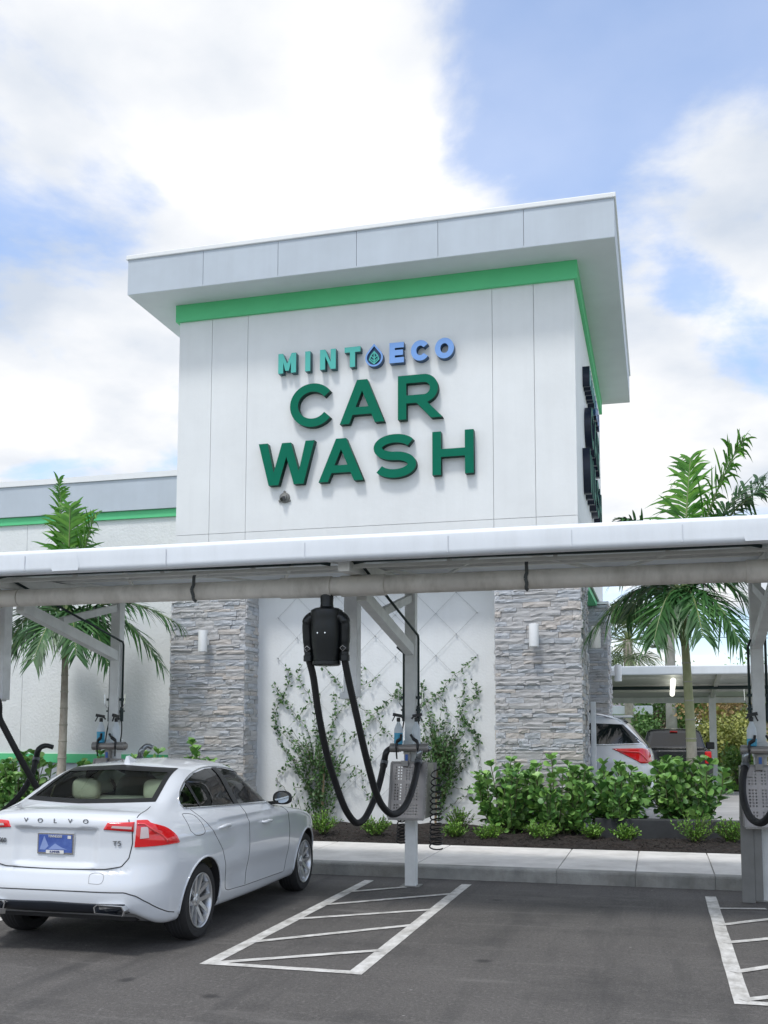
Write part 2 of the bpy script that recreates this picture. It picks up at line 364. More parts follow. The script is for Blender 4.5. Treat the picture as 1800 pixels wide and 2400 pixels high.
# planting bed: uneven mulch surface
mb = MB(); nx_, ny_ = 150, 26
for j in range(ny_+1):
    for i in range(nx_+1):
        x = -14+i*(18.0/nx_); y = 14.51+j*(2.74/ny_)
        z = 0.135+0.05*min(1, (j/ny_)*4)+0.035*mnoise.noise((x*1.3, y*1.3, 0))+0.03*mnoise.noise((x*7, y*7, 3))
        mb.v.append((x, y, z))
for j in range(ny_):
    for i in range(nx_):
        a = j*(nx_+1)+i; mb.f.append((a, a+1, a+nx_+2, a+nx_+1)); mb.m.append(0)
mk('planting_bed', mb, MULCH, None, smooth=True, kind='structure')
bx('bed_soil', (-14, 14.52, -0.01), (3.98, 17.2, 0.09), MULCH, None, kind='structure')
def chips(n):
    mb = MB()
    for _ in range(n):
        x = random.uniform(-9, 3.2); y = 14.52+abs(random.gauss(0, 1))*0.9
        if y > 17: continue
        z = 0.145+0.05*min(1, ((y-14.51)/2.74)*4)+0.035*mnoise.noise((x*1.3, y*1.3, 0))+0.03*mnoise.noise((x*7, y*7, 3))+0.008
        l = random.uniform(.008, .028); t = random.uniform(0, 6.28); a = Vector((math.cos(t), math.sin(t), random.uniform(-.4, .4)))*l
        b = Vector((-math.sin(t), math.cos(t), random.uniform(-.3, .3)))*l*random.uniform(.2, .4); c = Vector((x, y, z))
        mb.add([c-a-b, c+a-b, c+a+b, c-a+b, c+Vector((0, 0, .006))], [(0,1,4),(1,2,4),(2,3,4),(3,0,4)])
    return mb
mk('mulch_chips', chips(9000), mat('mulch_chip', (0.012, 0.010, 0.009), 0.95, c2=(0.045, 0.034, 0.027), vscale=3, island=0.5), None, kind='stuff', label='dark wood mulch chips covering the planting bed', category='mulch')

# painted hatching
def stripe(parent, p, q, wd, z=.004):
    p = Vector((*p, z)); q = Vector((*q, z)); d = (q-p).normalized(); s = Vector((-d.y, d.x, 0))*wd/2
    mb = MB(); n = 14; vs = []
    for i in range(n+1):
        c = p.lerp(q, i/n); e = random.uniform(-.003, .003); vs += [c-s*(1+e/wd*2), c+s*(1+random.uniform(-.003, .003)/wd*2)]
    mb.add(vs, [(2*i, 2*i+2, 2*i+3, 2*i+1) for i in range(n)]); return mk('stripe', mb, PAINTW, parent)
def hatch(x0, x1, y0, y1, ys, wd, kind):
    e = empty('hatched_marking', ((x0+x1)/2, (y0+y1)/2, 0), kind='structure')
    xl = lambda y: x0; xr = lambda y: x1
    stripe(e, (x0, y0), (x0, y1), 0.115); stripe(e, (x1, y0), (x1, y1), 0.115)
    stripe(e, (x0, y0+0.045), (x1, y0+0.045), 0.09, .0055)
    for a, b, xe in ys: stripe(e, (x0, a-(b-a)/(xe-x0-.06)*.06), (xe+(.06 if xe > x1-.1 else 0), b+((b-a)/(xe-x0-.06)*.06 if xe > x1-.1 else 0)), 0.08, .007)
    return e
hl = onz(z1(1045, 1225)).x+0.06
x0h, x1h = -3.37, -2.20
def crossline(zf, l, r): 
    return (onz(zf(*l)).y, onz(zf(*r)).y)
ys = []
for l, r in (((660,1215),(960,1190)), ((520,1297),(1190,1240)), ((320,1392),(1080,1340)), ((70,1535),(930,1445)), ((-190,1675),(740,1605))):
    a = onz(z2(*l)); b = onz(z2(*r)); sl_ = (b.y-a.y)/(b.x-a.x)
    ys.append((a.y+sl_*(x0h+0.06-a.x), b.y+sl_*((x1h-0.06)-b.x), x1h-0.06))
ys[0] = (ys[0][0], ys[0][0]+(ys[0][1]-ys[0][0])*0.46, x0h+0.06+(x1h-x0h-0.12)*0.46)
hatch(x0h, x1h, 7.36, 11.90, ys, 0.115, 'a')
dlt = 0.50-x0h
hatch(0.485, 0.485+1.17, 7.24, 11.74, [(a-0.05, b-0.05, xe+0.485-x0h) for a, b, xe in ys[1:]]+[(ys[0][0]-.05, ys[0][0]+.05, 0.485+0.5)], 0.115, 'b')
hatch(x0h-3.83, x1h-3.83, 7.36, 11.90, [(a, b, xe-3.83) for a, b, xe in ys], 0.115, 'c')

# ------------------------------------------------------------------ building
YT = 16.67; YP = 16.625; YR = 17.23; XL, XR = -8.38, -1.21; YB = 24.2
bld = empty('car_wash_building', (-4.8, 17, 0), label='white car wash building with mint green bands, grey roof fascia and stone pilasters', cat='building')
# tower core (grey joints behind panels)
mb = MB()
mb.box((XL+0.03, YT+0.03, 4.60), (XR-0.03, YB-0.03, 9.57))
mk('tower_core', mb, JOINT, bld)
# front panels with open joints
vj = [XL, -7.73, -7.03, -2.585, -1.885, XR]; zj = [4.60, 5.27, 9.25]; g = 0.004
for i in range(5):
    for j in range(2):
        x0 = vj[i]+(g if i else 0); x1 = vj[i+1]-(g if i < 4 else 0); 
        bx('panel', (x0, YT, zj[j]+(g if j else 0)), (x1, YT+0.05, zj[j+1]-(g if j == 0 else 0)), WHITE, bld)
# right side panels
sy = [YT+0.05, 19.1, 21.6, YB]
for i in range(3):
    for j in range(2):
        bx('panel', (XR-0.05, sy[i]+(g if i else 0), zj[j]+(g if j else 0)), (XR, sy[i+1]-(g if i < 2 else 0), zj[j+1]-(g if j == 0 else 0)), WHITE, bld)
for j in range(2):
    bx('panel', (XL, YT+0.05, zj[j]+(g if j else 0)), (XL+0.05, YB, zj[j+1]-(g if j == 0 else 0)), WHITE, bld)
# green band round the top
gb = MB(); gp = 0.06
gb.box((XL-gp, YT-gp, 9.25), (XR+gp, YT+0.02, 9.565)); gb.box((XR-0.02, YT+0.02, 9.25), (XR+gp, YB+gp, 9.565)); gb.box((XL-gp, YT+0.02, 9.25), (XL+0.02, YB+gp, 9.565))
mk('green_band', gb, GREEN, bld)
# roof
RX0, RX1, RY0, RY1 = XL-0.70, XR+0.70, 15.97, 24.5
roof = bx('roof', (RX0+0.03, RY0+0.03, 9.58), (RX1-0.03, RY1-0.03, 10.2), JOINT, bld)
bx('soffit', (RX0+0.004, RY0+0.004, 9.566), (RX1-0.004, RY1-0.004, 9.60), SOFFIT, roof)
fx = [RX0]+[ony(z8(a, 250), RY0).x for a in (267, 505, 755, 1015, 1289)]+[RX1]
for i in range(6):
    bx('fascia_panel', (fx[i]+(g if i else 0), RY0, 9.572), (fx[i+1]-(g if i < 5 else 0), RY0+0.05, 10.215), FASCIA, roof)
fy = [RY0+0.05]+[RY0+0.05+(RY1-RY0-0.05)*i/6 for i in range(1, 7)]
for i in range(6):
    for xx in ((RX1-0.05, RX1), (RX0, RX0+0.05)):
        bx('fascia_panel', (xx[0], fy[i]+(g if i else 0), 9.572), (xx[1], fy[i+1]-(g if i < 5 else 0), 10.215), FASCIA, roof)
bx('roof_cap', (RX0-0.03, RY0-0.03, 10.217), (RX1+0.03, RY1+0.03, 10.30), CAPM, roof, r=0.012)
# recess: back wall, soffit
bx('trellis_wall', (-7.0, YR, -0.01), (-2.57, YR+0.2, 4.598), STUCCO_SM, bld)
# lower core behind pilasters (tunnel left part, leaving the tunnel open to the right)
bx('lower_core', (XL+0.05, YR+0.2, -0.01), (-2.6, 18.05, 4.598), STUCCO_SM, bld)
bx('tunnel_back_wall', (XL+0.05, 23.4, -0.01), (-1.6, 23.6, 4.598), STUCCO_SM, bld)
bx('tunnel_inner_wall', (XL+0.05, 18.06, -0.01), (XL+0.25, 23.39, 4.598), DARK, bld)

# ledgestone pilasters
STM = [STONE, STONE, STONE, STONE2, STONE3, STONE3]
def stone_mesh(seed):
    rnd = random.Random(seed); mb = MB(); nx, nz = 4, 2
    # front at y=-0.5..., unit box x -.5...5, z -.5...5, y 0(back)..-1(front)
    vs = []
    for k in range(nz+1):
        for i in range(nx+1):
            e = (i in (0, nx)) or (k in (0, nz))
            vs.append((-.5+i/nx+(0 if e else rnd.uniform(-.06, .06)), -1+(rnd.uniform(0, .30) if e else rnd.uniform(-.18, .22)), -.5+k/nz+(rnd.uniform(-.07, .05) if k in (0, nz) else rnd.uniform(-.1, .1))))
    o_ = len(vs)
    vs += [(-.5,0,-.5),(.5,0,-.5),(.5,0,.5),(-.5,0,.5)]
    fs = []
    for k in range(nz):
        for i in range(nx):
            a = k*(nx+1)+i; fs.append((a, a+1, a+nx+2, a+nx+1))
    fs.append(tuple([o_, o_+1]+[i for i in range(nx, -1, -1)]))
    tp = nz*(nx+1); fs.append(tuple([o_+2, o_+3]+[tp+i for i in range(nx+1)]))
    fs.append(tuple([o_+3, o_]+[k*(nx+1) for k in range(nz+1)]))
    fs.append(tuple([o_+1, o_+2]+[k*(nx+1)+nx for k in range(nz, -1, -1)]))
    return vs, fs
SV = [stone_mesh(100+i) for i in range(14)]
SMESH = []
for i, (vs, fs) in enumerate(SV):
    row = []
    for mi in (STONE, STONE2, STONE3):
        mb = MB(); mb.add(vs, fs); row.append(mb.mesh('stone', mi))
    SMESH.append(row)
def stone_layout(width, z0, z1_):
    z = z0; o_ = []
    while z < z1_-0.02:
        h = min(random.choice((.048, .058, .066, .076, .09)), z1_-z); x = -random.uniform(0, .2)
        while x < width:
            l = random.uniform(.16, .34) if random.random() < .6 else random.uniform(.34, .56)
            a, b = max(0, x), min(width, x+l)
            if width-b < 0.08: b = width
            if b-a > 0.05: o_.append((a, b, z, z+h))
            x = b if b == width else x+l
            if b == width: break
        z += h
    return o_
def stone_face(pil, origin, ex, en, width, z0, z1_, single):
    """stones on a vertical face; single=(zlo,zhi) range where stones are objects of their own"""
    rest = MB()
    ang = math.atan2(ex[1], ex[0])
    for a, b, za, zb in stone_layout(width, z0, z1_):
        dep = random.uniform(.028, .062); k = random.randrange(14); mi = random.choice((0,0,0,0,1,2,2))
        ctr = Vector(origin)+Vector(ex)*((a+b)/2)+Vector((0,0,(za+zb)/2)); sc = (b-a-.004, dep, zb-za-.004)
        if single and za >= single[0] and zb <= single[1] and (b-a) > .15:
            o = local('stone', SMESH[k][mi], pil, ctr-wloc(pil), (0, 0, ang), sc)
        else:
            vs, fs = SV[k]; rot = Matrix.Rotation(ang, 3, 'Z')
            rest.add([ctr+rot @ Vector((p[0]*sc[0], p[1]*sc[1], p[2]*sc[2])) for p in vs], fs, mi)
    return rest
def pilaster(x0, x1, y0, y1, z1_, single, sides):
    ins = 0.045
    pil = bx('stone_pilaster', (x0+ins, y0+ins, 0.0), (x1-ins, y1, z1_), STONEBED, bld)
    r1 = stone_face(pil, (x0+ins*.4, y0+ins, 0), (1, 0, 0), (0, -1, 0), x1-x0-ins*.8, 0.05, z1_, single)
    if 'r' in sides:
        r2 = stone_face(pil, (x1-ins, y0+ins*.4, 0), (0, 1, 0), (1, 0, 0), y1-y0-ins*.4, 0.05, z1_, None); r1.add(r2.v, r2.f); r1.m[-len(r2.m):] = r2.m
    if 'l' in sides:
        r2 = stone_face(pil, (x0+ins, y1, 0), (0, -1, 0), (-1, 0, 0), y1-y0-ins*.4, 0.05, z1_, None); r1.add(r2.v, r2.f); r1.m[-len(r2.m):] = r2.m
    mk('stones', r1, [STONE, STONE2, STONE3], pil, kind='stuff')
    bx('pilaster_cap', (x0-.02, y0-.02, z1_), (x1+.02, y1-0.002, z1_+.06), CAPM, pil)
    return pil
pilaster(-8.43, -6.97, YP, YR, 4.53, (1.25, 4.05), 'rl')
pilaster(-2.595, -1.165, YP, 18.1, 4.53, (1.25, 4.05), 'rl')
pilaster(-1.75, -1.04, 22.75, 24.25, 4.53, (9, 9), 'rl')
# header over tunnel with green edge
bx('tunnel_header', (XR-0.25, 18.11, 4.50), (XR-0.06, 22.74, 4.598), GREEN, bld)

# left wing
WX0 = -30
wing = bx('wing_wall', (WX0, YR+0.03, -0.01), (XL+0.045, 23.5, 6.3), JOINT, bld)
wx = [WX0, -20, -15.6, ony(z5(135, 1300), YR).x, XL+0.045]
zl = [0.0, 1.165]; 
for i in range(4):
    bx('wall_panel', (wx[i]+(g if i else 0), YR, 1.31), (wx[i+1]-(g if i < 3 else 0), YR+0.04, 5.76), STUCCO, wing)
bx('wall_base', (WX0, YR+0.004, -0.01), (XL+0.045, YR+0.04, 1.165), mat('pale_grey_stucco', (0.52, 0.56, 0.60), 0.85, var=0.04, bump=0.3, bscale=28), wing)
bx('green_base_band', (WX0, YR-0.03, 1.155), (XL+0.045, YR+0.04, 1.32), GREEN, wing)
bx('green_wing_band', (WX0, YR-0.05, 5.755), (XL+0.045, YR+0.04, 5.90), GREEN, wing)
bx('wing_fascia', (WX0, YR-0.10, 5.905), (XL-0.002, YR+0.5, 6.50), FASCIA, wing)
bx('wing_cap', (WX0, YR-0.13, 6.502), (XL-0.004, YR+0.6, 6.61), CAPM, wing)

# wire trellis
WIRE = mat('steel_wire', (0.46, 0.48, 0.48), 0.45, metal=0.4)
tre = empty('wire_trellis', (-4.8, YR, 0.5), label='diamond grid of thin steel wires on white wall between stone pilasters', cat='trellis')
tx0, tx1, tz0, tz1, st = -6.59, -2.97, 0.54, 4.5, 0.362
Yw = YR-0.035
def wire(p, q): 
    mb = MB(); mb.tube([(p[0], Yw, p[1]), (q[0], Yw, q[1])], 0.0027, 4); mk('wire', mb, WIRE, tre)
for sgn in (1, -1):
    for k in range(-12, 13):
        c = (3.78+tx0*-sgn)+2*st*k        # z = sgn*x + c'
        pts = []
        x_a = tx0; x_b = tx1
        za = sgn*x_a+c; zb_ = sgn*x_b+c
        def clip(x, z, sx):
            if z < tz0: x += (tz0-z)*sgn; z = tz0
            elif z > tz1: x += (tz1-z)*sgn; z = tz1
            return x, z
        pa = clip(x_a, za, 1); pb = clip(x_b, zb_, -1)
        if pb[0]-pa[0] > 0.2 and tx0-1e-6 <= pa[0] and pb[0] <= tx1+1e-6: wire(pa, pb)
mb = MB()
for i in range(11):
    for j in range(12):
        if (i+j) % 2 == 0:
            x = tx0+i*st; z = 3.78-2*st+ (j-7)*st*1.0
            z = 3.78+(j-10)*st
            if tz0 <= z <= tz1: mb.lathe([(0, -0.01), (0.009, -0.01), (0.009, 0.04), (0.009, 0.045)], (x, Yw-0.01, z), 'y', 8)
mk('anchor', mb, WIRE, tre, kind='stuff')

# wall lamps
LAMPW = mat('white_lamp_enamel', (0.82, 0.83, 0.83), 0.35, var=0.01)
def wall_lamp(c, ax, label):
    e = empty('wall_lamp', c, label=label, cat='wall lamp', group='cylinder wall lamps on the stone pilasters')
    mb = MB(); mb.lathe([(0.0, -.185), (.072, -.185), (.078, -.182), (.08, -.17), (.08, .17), (.078, .182), (.072, .185), (0.0, .185)], (0,0,0), 'z', 24)
    local('shade', mb.mesh('shade', LAMPW, True, 40), e)
    mb = MB(); mb.bbox((-.05, .07, -.055), (.05, .17, .055), .008); local('bracket', mb.mesh('bracket', LAMPW), e)
    e.rotation_euler = (0, 0, ax); return e
p = ony(z5(1232, 1045), YP-0.17); wall_lamp(p, 0, 'white cylinder lamp on the stone pilaster beside the plaster wing')
p = ony(z6(358, 803), YP-0.17); wall_lamp(p, 0, 'white cylinder lamp on the stone pilaster beside the tunnel opening')
wall_lamp((-1.03+.03, 17.4, 3.33), rad(90), 'white cylinder lamp on the side of the pilaster facing the driveway')
wall_lamp((-0.87, 23.4, 3.05), rad(90), 'white cylinder lamp on the far pilaster of the tunnel')
# steel door post at tunnel
mb = MB(); mb.bbox((-1.10, 17.30, 0.0), (-1.02, 17.42, 2.25), .01)
mk('tunnel_guard_post', mb, mat('pale_steel', (.62, .65, .69), .4), None, label='polished steel guard post at the tunnel mouth', category='post')
# round fixture
p = ony((580+252*.3496, 760+1165*.3496), YT)
fxo = empty('wall_fixture', p, label='small round grey metal fixture under the letters on the tower wall', cat='fixture')
GREYM = mat('grey_cast_metal', (0.20, 0.20, 0.19), 0.5, metal=0.5)
mb = MB(); mb.lathe([(0, -.005), (.095, -.005), (.095, -.03), (.085, -.045), (.06, -.05), (.055, -.09), (0, -.1)], (0,0,0), 'y', 20); local('mount', mb.mesh('mount', GREYM, True, 40), fxo)
for t in (90, 210, 330):
    mb = MB(); mb.lathe([(0,-.004),(.022,-.004),(.022,-.03),(0,-.034)], (.105*math.cos(rad(t)), 0, .105*math.sin(rad(t))), 'y', 10); local('lug', mb.mesh('lug', GREYM), fxo)
mb = MB(); mb.tube([(0.01,-.06,-.01),(-.02,-.12,-.05)], [.045,.035], 10); local('lens', mb.mesh('lens', mat('dark_lens', (.05,.05,.05), .2)), fxo)

# ------------------------------------------------------------------ letters
def stroke(path, t, closed=False):
    """offset a 2D centreline both ways"""
    n = len(path); L_, R_ = [], []
    for i, p in enumerate(path):
        a = path[max(i-1, 0)]; b = path[min(i+1, n-1)]; d = Vector((b[0]-a[0], b[1]-a[1])).normalized(); nn = Vector((-d.y, d.x))*t/2
        L_.append((p[0]+nn.x, p[1]+nn.y)); R_.append((p[0]-nn.x, p[1]-nn.y))
    return L_+R_[::-1]
def arc(cx, cy, rx, ry, a0, a1, n=24):
    return [(cx+rx*math.cos(rad(a0+(a1-a0)*i/n)), cy+ry*math.sin(rad(a0+(a1-a0)*i/n))) for i in range(n+1)]
def glyph(ch, w, h, t):
    """outlines (list of loops) of a letter in a w x h box, stroke t"""
    if ch == 'I': return [[(0,0),(t,0),(t,h),(0,h)]]
    if ch == 'H': k = (h-t*.92)/2; return [[(0,0),(t,0),(t,k),(w-t,k),(w-t,0),(w,0),(w,h),(w-t,h),(w-t,h-k),(t,h-k),(t,h),(0,h)]]
    if ch == 'T': c = w/2; return [[(c-t/2,0),(c+t/2,0),(c+t/2,h-t),(w,h-t),(w,h),(0,h),(0,h-t),(c-t/2,h-t)]]
    if ch == 'E': k = (h-t)/2; return [[(0,0),(w,0),(w,t),(t,t),(t,k),(w*.94,k),(w*.94,k+t),(t,k+t),(t,h-t),(w,h-t),(w,h),(0,h)]]
    if ch == 'N': s = t*1.25; return [[(0,0),(t,0),(t,h-s*1.05),(w-t,0),(w,0),(w,h),(w-t,h),(w-t,s*1.05),(t,h),(0,h)]]
    if ch == 'M':
        c = w/2; return [[(0,0),(t,0),(t,h*.55),(c-t*.35,h*.12),(c+t*.35,h*.12),(w-t,h*.55),(w-t,0),(w,0),(w,h),(w-t*.9,h),(c,h*.47),(t*.9,h),(0,h)]]
    if ch == 'W':
        s = t*1.12; q = w/2; b1 = w*.275
        # outer top-left, go along bottom
        return [[(0,h),(b1-s*.55,0),(b1+s*.55,0),(q,h*.66),(w-b1-s*.55,0),(w-b1+s*.55,0),(w,h),(w-s,h),(w-b1,h*.30),(q+s*.5,h*.985),(q-s*.5,h*.985),(b1,h*.30),(s,h)]]
    if ch == 'A':
        s = t*1.15; c = w/2; top = t*.62
        f = lambda y: (c-top)*y/h          # outer left x at height y
        y1, y2 = h*.20, h*.20+t*.9
        xi = lambda y: f(y)+s              # inner left
        ya = h*(c-s)/(c-top)               # apex of counter
        return [[(0,0),(s,0),(xi(y1),y1),(w-xi(y1),y1),(w-s,0),(w,0),(c+top,h),(c-top,h)], [(xi(y2),y2),(w-xi(y2),y2),(c,min(ya,h*.92))]]
    if ch == 'O': return [arc(w/2,h/2,w/2,h/2,0,360,40)[:-1], arc(w/2,h/2,w/2-t,h/2-t,0,360,40)[:-1]]
    if ch == 'C': return [stroke(arc(w*.53,h/2,w*.53-t/2,h/2-t/2,36,324,40), t)]
    if ch == 'R':
        m1 = h*.36; rb = (h-m1)/2; cx = w*.90-rb
        o_ = [(0,0),(t,0),(t,m1),(w*.42,m1),(w-t*1.35,0),(w,0),(w*.66,m1+.0)]+arc(cx,m1+rb,rb,rb,-62,90,20)+[(0,h)]
        ri = rb-t*.95
        hole = [(t,m1+t*.95),]+arc(cx,m1+rb,ri,ri,-90,90,16)+[(t,h-t*.95)]
        return [o_, hole]
    if ch == 'S':
        rx = w/2-t/2; ry = (h-t)/4
        up = arc(w*.5,h-t/2-ry,rx,ry,25,180,18)+arc(w*.5,h-t/2-ry,rx,ry,180,262,8)[1:]
        lo = arc(w*.5,t/2+ry,rx,ry,82,0,8)+arc(w*.5,t/2+ry,rx,ry,0,-155,18)[1:]
        return [stroke(up+lo, t)]
def outline_mesh(name, loops, depth, mats):
    cu = bpy.data.curves.new(name, 'CURVE'); cu.dimensions = '2D'; cu.fill_mode = 'BOTH'; cu.extrude = depth/2
    for lp in loops:
        s = cu.splines.new('POLY'); s.points.add(len(lp)-1)
        for p_, q in zip(s.points, lp): p_.co = (q[0], q[1], 0, 1)
        s.use_cyclic_u = True
    o = bpy.data.objects.new(name, cu); me = bpy.data.meshes.new_from_object(o); bpy.data.objects.remove(o); bpy.data.curves.remove(cu)
    me.name = name; me.materials.clear()
    for m_ in mats: me.materials.append(m_)
    for pl in me.polygons: pl.material_index = 0 if pl.normal.z > .9 else (1 if len(mats) > 1 else 0)
    me.transform(Matrix.Translation((0, 0, depth/2)))
    return me
def txt_mesh(name, s, size, depth, m_, align='CENTER', spacing=1.0):
    cu = bpy.data.curves.new(name, 'FONT'); cu.body = s; cu.size = size; cu.extrude = depth/2; cu.align_x = align; cu.align_y = 'CENTER'; cu.space_character = spacing
    o = bpy.data.objects.new(name, cu); me = bpy.data.meshes.new_from_object(o); bpy.data.objects.remove(o); bpy.data.curves.remove(cu)
    me.name = name; me.materials.clear(); me.materials.append(m_); return me
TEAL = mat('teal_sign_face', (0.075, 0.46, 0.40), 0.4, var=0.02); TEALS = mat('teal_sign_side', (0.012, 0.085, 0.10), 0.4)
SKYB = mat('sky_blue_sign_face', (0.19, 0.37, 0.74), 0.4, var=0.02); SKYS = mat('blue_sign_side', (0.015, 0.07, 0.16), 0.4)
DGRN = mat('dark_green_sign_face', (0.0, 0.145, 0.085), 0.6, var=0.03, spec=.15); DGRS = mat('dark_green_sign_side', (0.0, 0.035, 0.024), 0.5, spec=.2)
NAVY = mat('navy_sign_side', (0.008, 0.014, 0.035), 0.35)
LET = [('M',-6.39,.335,0),('I',-5.885,.095,0),('N',-5.61,.29,0),('T',-5.16,.29,0),('E',-4.35,.255,1),('C',-3.97,.31,1),('O',-3.55,.33,1)]
LET2 = [('C',-6.16,.78,7.05,.78),('A',-5.24,.80,7.05,.77),('R',-4.20,.78,7.05,.77),('W',-6.74,1.04,6.05,.76),('A',-5.62,.81,6.05,.755),('S',-4.63,.75,6.05,.76),('H',-3.60,.705,6.05,.745)]
RF = Matrix(((1,0,0),(0,0,-1),(0,1,0))).to_4x4()      # glyph plane -> facing -Y
def build_sign(base, rot, dark, mirror_lab):
    """base: point of the sign's origin; letters placed relative to x=-4.8"""
    s1 = empty('wall_sign', base, label='small teal and blue raised letters with a drop emblem'+mirror_lab, cat='sign'); s1.rotation_euler = (0,0,rot)
    s2 = empty('wall_sign', base, label='large dark green raised letters in two rows'+mirror_lab, cat='sign'); s2.rotation_euler = (0,0,rot)
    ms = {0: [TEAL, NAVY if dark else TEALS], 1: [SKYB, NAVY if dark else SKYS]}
    for ch, x, wd, k in LET:
        me = outline_mesh('letter', glyph(ch, wd, .36, .095), .13, ms[k]); me.transform(RF)
        local('letter', me, s1, (x+4.8, 0, 8.06))
    for ch, x, wd, z, h in LET2:
        me = outline_mesh('letter', glyph(ch, wd, h, .148), .13, [DGRN, NAVY if dark else DGRS]); me.transform(RF)
        local('letter', me, s2, (x+4.8, 0, z))
    # drop emblem
    cx = -4.625+4.8
    def drop(r, top, n=28):
        pts = []
        for i in range(n+1):
            a = rad(-220+260*i/n); pts.append((r*math.cos(a), r*math.sin(a)))
        pts.append((0.0, top)); return pts
    zc = 8.19
    o_ = drop(.158, .25)
    me = outline_mesh('emblem', [o_], .10, [SKYS, SKYS]); me.transform(RF); em = local('emblem', me, s1, (cx, 0, zc))
    me = outline_mesh('emblem_ring', [o_, drop(.128, .205)], .03, [SKYB, SKYS]); me.transform(RF); local('emblem_ring', me, em, (0, -.101, 0))
    leaf = [(0,-.115),(.095,-.03),(.07,.045),(0,.13),(-.07,.045),(-.095,-.03)]
    inner = [(0,-.09),(.072,-.025),(.053,.035),(0,.098),(-.053,.035),(-.072,-.025)]
    me = outline_mesh('emblem_leaf', [leaf, inner], .025, [TEAL, TEALS]); me.transform(RF); local('emblem_leaf', me, em, (0, -.101, -.005))
    mb = MB(); mb.bar((0,-.115,-.10),(0,-.115,.10),.02,.02)
    for z in (-.055, 0.0):
        for s in (-1, 1): mb.bar((0,-.1165,z-.01),(s*.06,-.1165,z+.04),.016,.016)
    local('emblem_vein', mb.mesh('emblem_vein', TEAL), em)
build_sign((-4.8, YT, 0), 0, False, ' on the tower front')
build_sign((XR, 20.0, -0.05), rad(90), True, ' on the tower side wall')
# ------------------------------------------------------------------ vacuum canopy
POSTX = [-6.62, -2.79, 1.025]; PY = 11.62
CANW = mat('white_vinyl_canopy', (0.78, 0.82, 0.86), 0.42, var=0.03, vscale=1.2, bump=0.12, bscale=3.0, streak=.14, sscale=(5, 5, .8))
CANU = mat('pale_canopy_underside', (0.74, 0.75, 0.74), 0.8, var=0.04)
FRAME = mat('cream_painted_steel', (0.68, 0.68, 0.65), 0.55, var=0.10, vscale=4, bump=0.04)
can = empty('vacuum_canopy', (-2.8, PY, 0), label='long white vinyl canopy on steel posts over the vacuum bays', cat='canopy')
CX0, CX1 = -16.0, 9.0; FY = 8.71
# front fascia: rounded vinyl roll in sections, with slight sags
def fascia_roll():
    mb = MB(); xs = list(np.arange(CX0, CX1+.01, .22)); prof = []
    for t in range(9):
        a = rad(90+90*t/8); prof.append((FY+.07+.07*math.cos(a), 3.49+.05*math.sin(a)))
    prof += [(FY+.002, 3.42), (FY, 3.36)]
    for t in range(6):
        a = rad(180+90*t/5); prof.append((FY+.045+.045*math.cos(a), 3.35+.045*math.sin(a)))
    prof += [(FY+.10, 3.306), (FY+.10, 3.33), (FY+.06, 3.34), (FY+.06, 3.48), (FY+.07, 3.50)]
    n = len(prof); o_ = 0
    for i, x in enumerate(xs):
        for (y, z) in prof: mb.v.append((x, y+.004*mnoise.noise((x*.9, z*6, 1)), z+.006*mnoise.noise((x*.5, 2, 0))))
    for i in range(len(xs)-1):
        for j in range(n):
            mb.f.append((i*n+j, i*n+(j+1) % n, (i+1)*n+(j+1) % n, (i+1)*n+j)); mb.m.append(0)
    return mb
mk('canopy_fascia', fascia_roll(), CANW, can, smooth=True, sharp=60)
# membrane roof, gently falling to the back
mb = MB()
ys_ = [FY+.11, 9.6, 10.4, 11.1, 11.85]; zs_ = [3.50, 3.53, 3.55, 3.55, 3.54]
for i, x in enumerate(np.arange(CX0, CX1+.01, .5)):
    for y, z in zip(ys_, zs_): mb.v.append((x, y, z+.015*mnoise.noise((x*.7, y, 0))))
nn = len(ys_); nxx = len(np.arange(CX0, CX1+.01, .5))
for i in range(nxx-1):
    for j in range(nn-1): mb.f.append((i*nn+j, (i+1)*nn+j, (i+1)*nn+j+1, i*nn+j+1)); mb.m.append(0)
mk('canopy_cover', mb, CANW, can, smooth=True)
bx('canopy_back_edge', (CX0, 11.86, 3.44), (CX1, 11.93, 3.55), CANW, can, r=.02)
# patches on the fascia
for xx in (-5.55, 0.95-.1):
    mb = MB(); pts = []
    for i in range(7):
        for j in range(6):
            x = xx+.28*(i/6-.5)*(1+.1*math.sin(j)); z = 3.316+.165*j/5
            pts.append((x, FY-.003-.002*random.random()-(.0 if z < 3.47 else -.02*((z-3.47)/.07)), z))
    mb.add(pts, [(i*6+j, (i+1)*6+j, (i+1)*6+j+1, i*6+j+1) for i in range(6) for j in range(5)]); mk('fascia_patch', mb, CANW, can, smooth=True)
for px_ in (60, 390, 714, 1050, 1340, 1600):
    x = ony((px_, 1270), FY).x; bx('fascia_seam', (x-.004, FY-.006, 3.33), (x+.004, FY+.004, 3.478), mat('seam_grey', (.62, .65, .69), .5), can)
